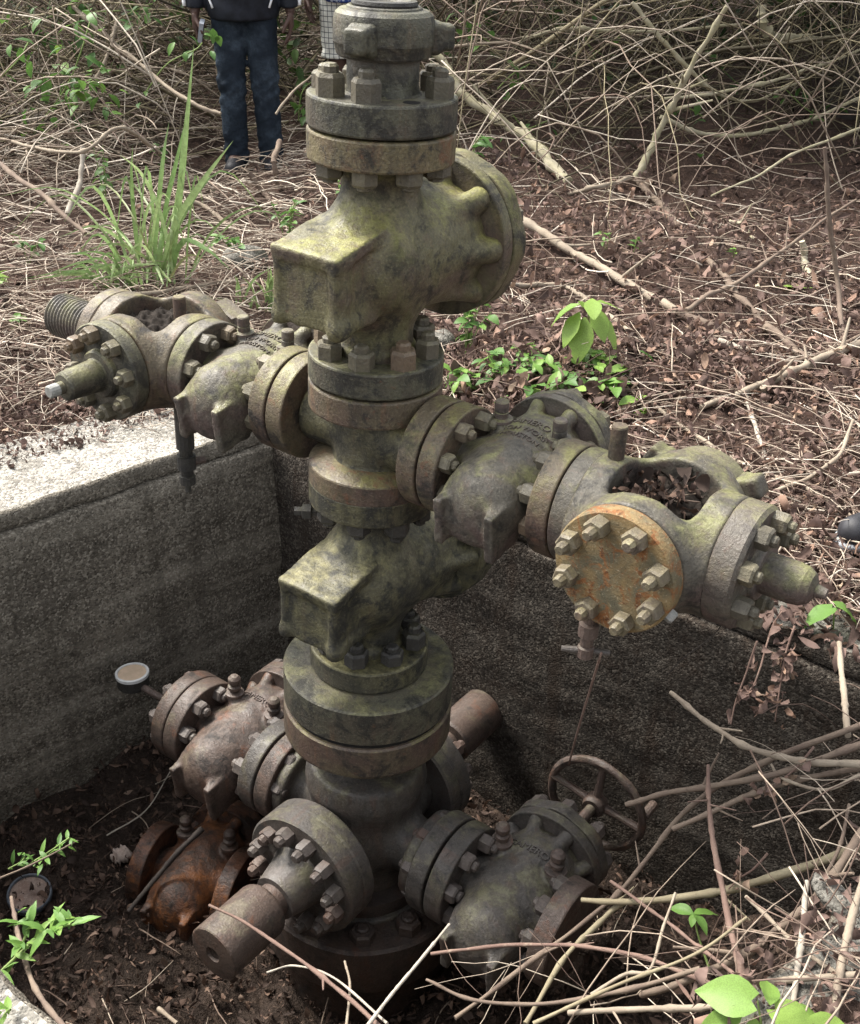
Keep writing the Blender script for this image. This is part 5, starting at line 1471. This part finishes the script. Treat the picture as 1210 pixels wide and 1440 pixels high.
# bright seedling behind the right wing valve
b = G(822, 512, 0)
sd_ = tag(empty('seedling', T(*b)), 'bright yellow-green seedling with broad drooping leaves behind the right wing valve', 'plant')
hs2 = .20
stem(sd_, [Vector((0, 0, 0)), Vector((.01, 0, .1)), Vector((.0, 0, hs2))], .004)
for (yaw, pit, sz, dx, dz, br) in ((-2.5, -.9, .105, -.03, .0, .9), (-1.9, -.9, .13, -.01, -.02, .97), (-1.2, -.7, .105, .02, .02, .99), (-.4, -1.0, .12, .05, -.01, .9), (3.0, -.5, .10, -.03, .03, .8), (.4, -.3, .085, .03, .04, .98), (-1.6, -.2, .09, .01, .05, .95), (1.6, -.2, .09, 0, .03, .8)):
    put_leaf(sd_, (dx, 0, hs2 + dz), yaw, pit, sz * 1.35, 'oval', (br - .02, br), 'g', 0)
# the flat patch of picked leaves beside it
b = G(790, 545, 0)
pt_ = tag(empty('leaf_patch', T(*b)), 'low patch of flat green leaves on the ground below the bright seedling', 'plant')
for k in range(85):
    q = G(rng.normal(795, 55), rng.normal(540, 16), .02) - b
    put_leaf(pt_, (q.x, q.y, q.z + rng.uniform(0, .06)), rng.uniform(0, 6.28), rng.normal(.1, .3), rng.uniform(.05, .10), 'oval', (.2, .9))
plant(G(655, 500, 0), .22, 4, 6, .062, 'leafy weed growing right behind the main stem nuts', 'oval', (.3, .8))
plant(G(650, 558, 0), .10, 4, 5, .075, 'low weed with jagged bright leaves beside the cross flange', 'oval', (.4, .95), .9)
plant(G(700, 540, 0), .12, 4, 5, .05, 'small weed between the main stem and the leaf patch', 'oval', (.3, .8), .8)
plant(G(745, 520, 0), .10, 3, 5, .045, 'small weed left of the bright seedling', 'oval', (.3, .8), .8)
plant(G(845, 520, 0), .09, 4, 5, .055, 'low weed at the right end of the leaf patch', 'oval', (.5, .95), .9)
plant(G(900, 590, 0), .05, 2, 4, .035, 'tiny pale green sprout above the right stub pin', 'oval', (.7, 1), .6)
for (x, y, w) in ((852, 352, 'left'), (890, 360, 'right')):
    plant(G(x, y, 0), .09, 2, 4, .04, 'tiny green sprout in the bare litter, %s one of a pair' % w, 'oval', (.3, .7), .5)
plant(G(1032, 362, 0), .05, 2, 3, .04, 'lone green sprout left of the bent branch', 'oval', (.5, .8), .5)
lf = G(1135, 405, .02)
yl = tag(empty('fallen_leaf', T(*lf)), 'single yellow-green fallen leaf below the spotted stump', 'leaf')
put_leaf(yl, (0, 0, 0), 2.9, .1, .13, 'oval', (.98, .99), 'g', 10)
put_leaf(yl, (0.01, 0, 0), .2, .1, .03, 'lance', (.98, .99), 'g', 10)
plant(A(660, 238, 5.2), .16, 2, 4, .085, 'dark green weed showing right of the upper flange pair', 'oval', (.1, .5), .6)
plant(G(405, 352, 0), .26, 5, 5, .06, 'leafy weed left of the upper main valve', 'oval', (.25, .7))
plant(G(335, 372, 0), .16, 5, 5, .06, 'low leafy weed between the grass and the upper main valve', 'oval', (.25, .7), .8)
plant(G(430, 420, 0), .14, 3, 5, .05, 'small leafy weed behind the left wing valve bonnet', 'oval', (.25, .6), .7)
plant(G(170, 408, 0), .12, 3, 4, .06, 'low weed at the left foot of the grass clump', 'oval', (.5, .95), .7)
plant(G(40, 372, 0), .14, 4, 4, .055, 'dark low weed at the left edge behind the threaded nipple', 'oval', (.1, .4), .8)
plant(G(0, 415, 0), .14, 3, 5, .06, 'yellow-green weed cut by the left edge', 'oval', (.7, 1), .5)
plant(G(30, 462, 0), .06, 2, 4, .05, 'pale sprout left of the threaded nipple', 'oval', (.6, .9), .5)
plant(G(150, 290, 0), .3, 3, 5, .06, 'thin weed in the straw left of the grass clump', 'oval', (.2, .6), .4)
plant(G(230, 250, 0), .25, 3, 5, .06, 'thin weed in the straw behind the grass clump', 'oval', (.2, .6), .4)
plant(G(480, 300, 0), .2, 3, 4, .05, 'small weed just left of the upper valve neck', 'oval', (.2, .6), .5)
# vine leaves in the thicket
def vine(px, label, n, size, bright, Yj=.12, kind='g', spread=22):
    P = [A(*q) for q in px]
    c = catmull(P, 12)
    o = tag(empty('leafy_vine', T(*c[0])), label, 'vine')
    V, Q = tubes(c[None] - c[0], np.full((1, 12), .004), 5)
    obj('stem', mesh_np('stem', V, Q, M_STEM), o)
    for k in range(n):
        i = rng.integers(0, 12); p = c[i] - c[0] + rng.normal(0, spread / 250, 3) * (1, 1.2, 1)
        put_leaf(o, p, rng.uniform(0, 6.28), rng.normal(-.3, .4), size * rng.uniform(.6, 1.2), 'oval', bright, kind)
    return o
vine([(60, 170, 6.5), (95, 120, 6.4), (115, 70, 6.4), (130, 20, 6.5)], 'green vine climbing the thicket at the upper left', 48, .10, (.2, .8))
vine([(0, 110, 6.2), (25, 85, 6.2), (40, 60, 6.3)], 'few dark vine leaves at the left edge', 16, .10, (.1, .6))
vine([(30, 40, 7.0), (85, 20, 7.0), (170, 15, 7.0)], 'vine leaves along the top left edge', 30, .10, (.1, .6))
vine([(205, 130, 6.6), (235, 90, 6.6), (275, 70, 6.6), (285, 60, 6.6)], 'vine leaves beside the hand that holds the phone', 12, .085, (.2, .6), spread=14)
vine([(180, 20, 6.9), (200, 10, 7.0), (215, 5, 7)], 'small vine tuft at the top left of the person in jeans', 8, .08, (.3, .7), spread=10)
vine([(420, 170, 7.4), (425, 130, 7.4), (445, 110, 7.5)], 'vine leaves between the two people', 12, .09, (.1, .5), spread=14)
vine([(95, 140, 6.2), (130, 115, 6.2), (150, 130, 6.2)], 'low vine spray under the climbing vine', 24, .085, (.3, .8), spread=12)
vine([(1000, 60, 8.0), (1010, 90, 8.0), (1040, 120, 8.0)], 'dark leaves deep in the thicket at the right', 12, .11, (.0, .4), kind='g')
vine([(830, 40, 7.6), (825, 60, 7.6), (850, 80, 7.7)], 'small leaves in the thicket right of the union cap', 8, .08, (.1, .5))
vine([(720, 160, 7.2), (740, 180, 7.2), (770, 170, 7.2)], 'small green leaves in the twigs right of the top flange', 8, .07, (.1, .5), spread=14)
vine([(985, 235, 6.9), (1000, 245, 6.9), (1040, 240, 6.9)], 'small green leaves at the foot of the dark thicket', 9, .07, (.1, .5), spread=14)
vine([(960, 150, 7.2), (975, 155, 7.2), (990, 165, 7.2)], 'two or three blue-green leaves in the middle of the thicket', 5, .09, (.05, .3), spread=10)
# grass
def blade(parent, P, w, tint):
    n = 12
    c = catmull(P, n)
    t = np.linspace(0, 1, n)
    tan = np.gradient(c, axis=0); tan /= np.linalg.norm(tan, axis=1, keepdims=True)
    sd2 = np.cross(tan, (0.15, -1, .3)); sd2 /= np.linalg.norm(sd2, axis=1, keepdims=True) + 1e-9
    nn = np.cross(sd2, tan)
    ww = (w * np.minimum(1, (1 - t) * 2.2 + .02) * np.minimum(1, .5 + t * 3))[:, None]
    V = np.stack([c - sd2 * ww - nn * ww * .25, c, c + sd2 * ww - nn * ww * .25], 1).reshape(-1, 3)
    i, j = np.meshgrid(np.arange(n - 1), np.arange(2), indexing='ij')
    q = np.stack([i * 3 + j, (i + 1) * 3 + j, (i + 1) * 3 + j + 1, i * 3 + j + 1], -1).reshape(-1, 4)
    return obj('blade', mesh_np('blade', V, q, M_GRASS, attr=np.full(len(V), tint)), parent)
g0 = G(235, 400, 0)
gc = tag(empty('grass_clump', T(*g0)), 'tall clump of bright green grass behind the left cross fitting', 'grass clump')
def gb(px, w, tint): blade(gc, [np.array(A(*q)) - np.array(g0) for q in px], w, tint)
Yg = g0.y
gb([(238, 398, Yg), (250, 300, Yg - .05), (262, 180, Yg - .1), (273, 62, Yg - .1)], .013, .75)
gb([(225, 400, Yg), (245, 320, Yg - .1), (285, 255, Yg - .25), (328, 198, Yg - .3)], .013, .85)
gb([(222, 400, Yg), (232, 300, Yg), (250, 220, Yg), (262, 165, Yg)], .009, .6)
gb([(215, 400, Yg), (222, 300, Yg), (230, 220, Yg), (238, 172, Yg + .05)], .009, .7)
gb([(200, 400, Yg), (190, 320, Yg), (185, 250, Yg), (187, 205, Yg)], .008, .5)
gb([(240, 400, Yg), (255, 340, Yg - .1), (290, 350, Yg - .2), (325, 380, Yg - .25)], .009, .6)
for k in range(32):
    x0 = 225 + rng.normal(0, 22); dx = rng.normal(-5, 80); h = rng.uniform(40, 170)
    droop = rng.uniform(-.25, .75)
    gb([(x0, 402 + rng.normal(0, 5), Yg + rng.normal(0, .1)), (x0 + dx * .3, 400 - h * .6, Yg + rng.normal(0, .1)), (x0 + dx * .75, 400 - h, Yg + rng.normal(-.05, .15)), (x0 + dx * 1.25, 400 - h * (1 - droop), Yg + rng.normal(-.1, .15))], rng.uniform(.003, .0075), float(np.clip(rng.beta(2.2, 1.3), 0.0, 1)))
g0 = G(160, 410, 0); Yg = g0.y
gc = tag(empty('grass_tuft', T(*g0)), 'spreading low tuft of grass left of the tall grass clump', 'grass clump')
for k in range(22):
    x0 = 165 + rng.normal(0, 22); dx = rng.normal(-45, 50); h = rng.uniform(15, 60)
    gb([(x0, 408, Yg), (x0 + dx * .4, 404 - h * .8, Yg - .05), (x0 + dx, 404 - h * rng.uniform(.1, 1), Yg - .12)], rng.uniform(.004, .008), float(rng.uniform(.35, 1)))
g0 = G(385, 440, 0); Yg = g0.y
gc = tag(empty('grass_tuft', T(*g0)), 'thin tuft of fresh grass behind the left wing valve', 'grass clump')
for k in range(20):
    x0 = 372 + rng.normal(0, 18); dx = rng.normal(0, 28); h = rng.uniform(25, 75)
    gb([(x0, 448, Yg), (x0 + dx * .4, 448 - h * .7, Yg), (x0 + dx, 448 - h, Yg - .05)], rng.uniform(.003, .006), float(rng.uniform(.3, 1)))
# foreground leaves
hl = tag(empty('heart_leaves', T(*K(1172, 862, .05))), 'pair of heart-shaped green leaves at the right edge below the bull plug', 'plant')
put_leaf(hl, (-.006, 0, .015), math.radians(195), -.25, .085, 'heart', (.60, .62), 'g', 12)
put_leaf(hl, (.004, 0, .02), math.radians(-8), -.35, .085, 'heart', (.66, .7), 'g', -10)
stem(hl, [Vector((.01, .0, -.06)), Vector((.005, 0, -.02)), Vector((0, 0, .015))], .003)
pl_ = tag(empty('leafy_shoot', T(*K(975, 1290, -.22))), 'small green three-leaf shoot on the yellowish branch at the lower right', 'plant')
for (yw, sz) in ((150, .055), (20, .06), (-60, .05), (250, .03)): put_leaf(pl_, (0, 0, .01), math.radians(yw), .0, sz, 'oval', (.6, .75))
stem(pl_, [Vector((.03, -.06, -.08)), Vector((.01, -.02, -.03)), Vector((0, 0, .01))], .003)
pl_ = tag(empty('leafy_shoot', T(*K(1062, 1425, .06))), 'broad fresh green leaves at the bottom edge, lower right', 'plant')
for (yw, sz, dx, dz) in ((160, .09, -.01, .03), (200, .08, -.02, 0), (75, .07, .02, .02), (-40, .085, .03, .01), (20, .07, .05, -.01), (-100, .07, .0, -.01), (-15, .075, .085, -.01)): put_leaf(pl_, (dx, 0, dz), math.radians(yw), -.1, sz, 'heart' if sz > .08 else 'oval', (.75, .95))
stem(pl_, [Vector((.0, -.02, -.08)), Vector((.01, -.02, -.03)), Vector((0, 0, .03))], .003)
def sprig(px, z, label, n, size, r, bright, shape='lance'):
    P = [K(x, y, z + dz) for (x, y, dz) in px]
    c = catmull(P, 10)
    o = tag(empty('green_sprig', T(*c[0])), label, 'plant')
    V, Q = tubes(c[None] - c[0], np.full((1, 10), r), 5)
    obj('stem', mesh_np('stem', V, Q, M_STEM), o)
    for k in range(n):
        i = rng.integers(0, 10)
        put_leaf(o, c[i] - c[0] + rng.normal(0, .006, 3), rng.uniform(0, 6.28), rng.normal(.35, .4), size * rng.uniform(.6, 1.15), shape, bright)
    return o
sprig([(0, 1368, .0), (40, 1330, .02), (70, 1308, .04), (100, 1300, .05)], -.12, 'leafy green sprig growing over the bleached ledge at the lower left', 30, .055, .003, (.45, .85))
sprig([(20, 1350, 0), (38, 1312, .03), (35, 1290, .05)], -.12, 'short leafy sprig beside the bent brown twig at the lower left', 14, .05, .003, (.4, .8))
sprig([(40, 1216, 0), (72, 1196, .01), (98, 1178, .02)], -.50, 'small green sprig above the tin dish', 20, .038, .002, (.35, .7))
sprig([(12, 1222, 0), (30, 1212, .01), (36, 1204, .02)], -.45, 'tiny green sprig left of the small sprig above the tin dish', 8, .034, .002, (.3, .6))
sprig([(0, 1440, 0), (8, 1425, .01), (15, 1420, .02)], .02, 'green leaf tips in the lower left corner', 6, .04, .002, (.6, .9))

# ------------------------------------------------------------------ dark growth behind the clearing
def foliage(m, xr, yr, zr, L, tint):
    P = np.stack([rng.uniform(*xr, m), rng.uniform(*yr, m), rng.uniform(*zr, m)], 1)
    P += .25 * np.sin(P[:, [1, 2, 0]] * 2.7)
    Ln = rng.uniform(*L, m)
    return leaf_mass(P, rng.uniform(0, 6.28, m), rng.normal(-.3, .5, m), rng.normal(0, .5, m), Ln, Ln * rng.uniform(.4, .6, m), rng.uniform(-.8, .8, m), rng.normal(.2, .2, m), rng.uniform(*tint, m))
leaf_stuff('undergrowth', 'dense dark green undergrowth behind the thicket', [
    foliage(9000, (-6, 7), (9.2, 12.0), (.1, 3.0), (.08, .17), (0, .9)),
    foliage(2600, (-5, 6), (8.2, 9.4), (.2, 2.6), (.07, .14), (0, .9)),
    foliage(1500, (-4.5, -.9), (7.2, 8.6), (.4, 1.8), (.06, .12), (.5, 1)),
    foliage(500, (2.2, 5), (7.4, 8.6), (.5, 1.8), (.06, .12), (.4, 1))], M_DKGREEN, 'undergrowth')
def tree(px, py, Y, r, hgt, crown, m, label, lean=(0, 0)):
    b = A(px, py, Y); zb = float(gz(b.x, Y))
    o = tag(empty('bush_tree', T(b.x, Y, zb)), label, 'tree')
    top = Vector((lean[0], lean[1], hgt))
    c = catmull([Vector((0, 0, -.1)), Vector((.05, .02, hgt * .35)), top * .7 + Vector((-.05, 0, 0)), top], 16)
    V, Q = tubes(c[None], (r * np.linspace(1.15, .4, 16) * (1 + .06 * np.sin(np.arange(16) * 2.2)))[None], 10)
    obj('trunk', mesh_np('trunk', V, Q, M_BR_DARK), o)
    for k in range(9):
        i = rng.integers(6, 15); a = rng.uniform(0, 6.28); ln = rng.uniform(.7, 1.7)
        s = c[i]; e = s + np.array((math.cos(a) * ln, math.sin(a) * ln, rng.uniform(.1, .7)))
        V, Q = tubes(catmull([s, (s + e) / 2 + (0, 0, .15), e], 8)[None], np.linspace(r * .4, r * .12, 8)[None], 6)
        obj('limb', mesh_np('limb', V, Q, M_BR_OLIVE), o)
    V, Q, t = foliage(m, (crown[0], crown[1]), (crown[2], crown[3]), (crown[4], crown[5]), (.09, .18), (.1, 1))
    # thin the crown into clumps
    q = V.reshape(-1, 15, 3); ctr = q.mean(1)
    keep = (np.sin(ctr[:, 0] * 3.1 + 1) + np.sin(ctr[:, 1] * 3.7) + np.sin(ctr[:, 2] * 4.3 + 2)) > -.9
    V = q[keep].reshape(-1, 3) - np.array((b.x, Y, zb)); n = keep.sum()
    Q = Q.reshape(-1, 8, 4)[:n].reshape(-1, 4)
    obj('crown', mesh_np('crown', V, Q, M_DKGREEN, attr=t.reshape(-1, 15)[keep].ravel()), o)
tree(1185, 150, 8.0, .085, 3.4, (.9, 5.5, 6.6, 10.5, 1.9, 4.2), 6500, 'dark leaning bush tree at the top right with a pale limb and an added shading crown')  # trunk is in view; crown above the frame put in to shade the thicket
tree(760, 60, 10.4, .07, 3.6, (-1.2, 3.6, 7.8, 11.5, 2.3, 4.4), 6500, 'unseen bushy tree added behind the thicket for its shade')  # hidden tree, added so its crown shades the thicket from overhead
vine([(640, 25, 7.5), (660, 40, 7.5), (690, 60, 7.5)], 'green leaves just right of the union cap lug', 10, .08, (.2, .6), spread=12)
vine([(700, 125, 7.3), (720, 105, 7.3), (745, 90, 7.4)], 'sparse leaves in the thicket above the lichen-spotted branch', 9, .08, (.1, .5), spread=16)
vine([(1100, 120, 7.4), (1130, 150, 7.4), (1160, 170, 7.4)], 'sparse dark leaves under the pale limb at the right', 10, .09, (.0, .4), spread=18)
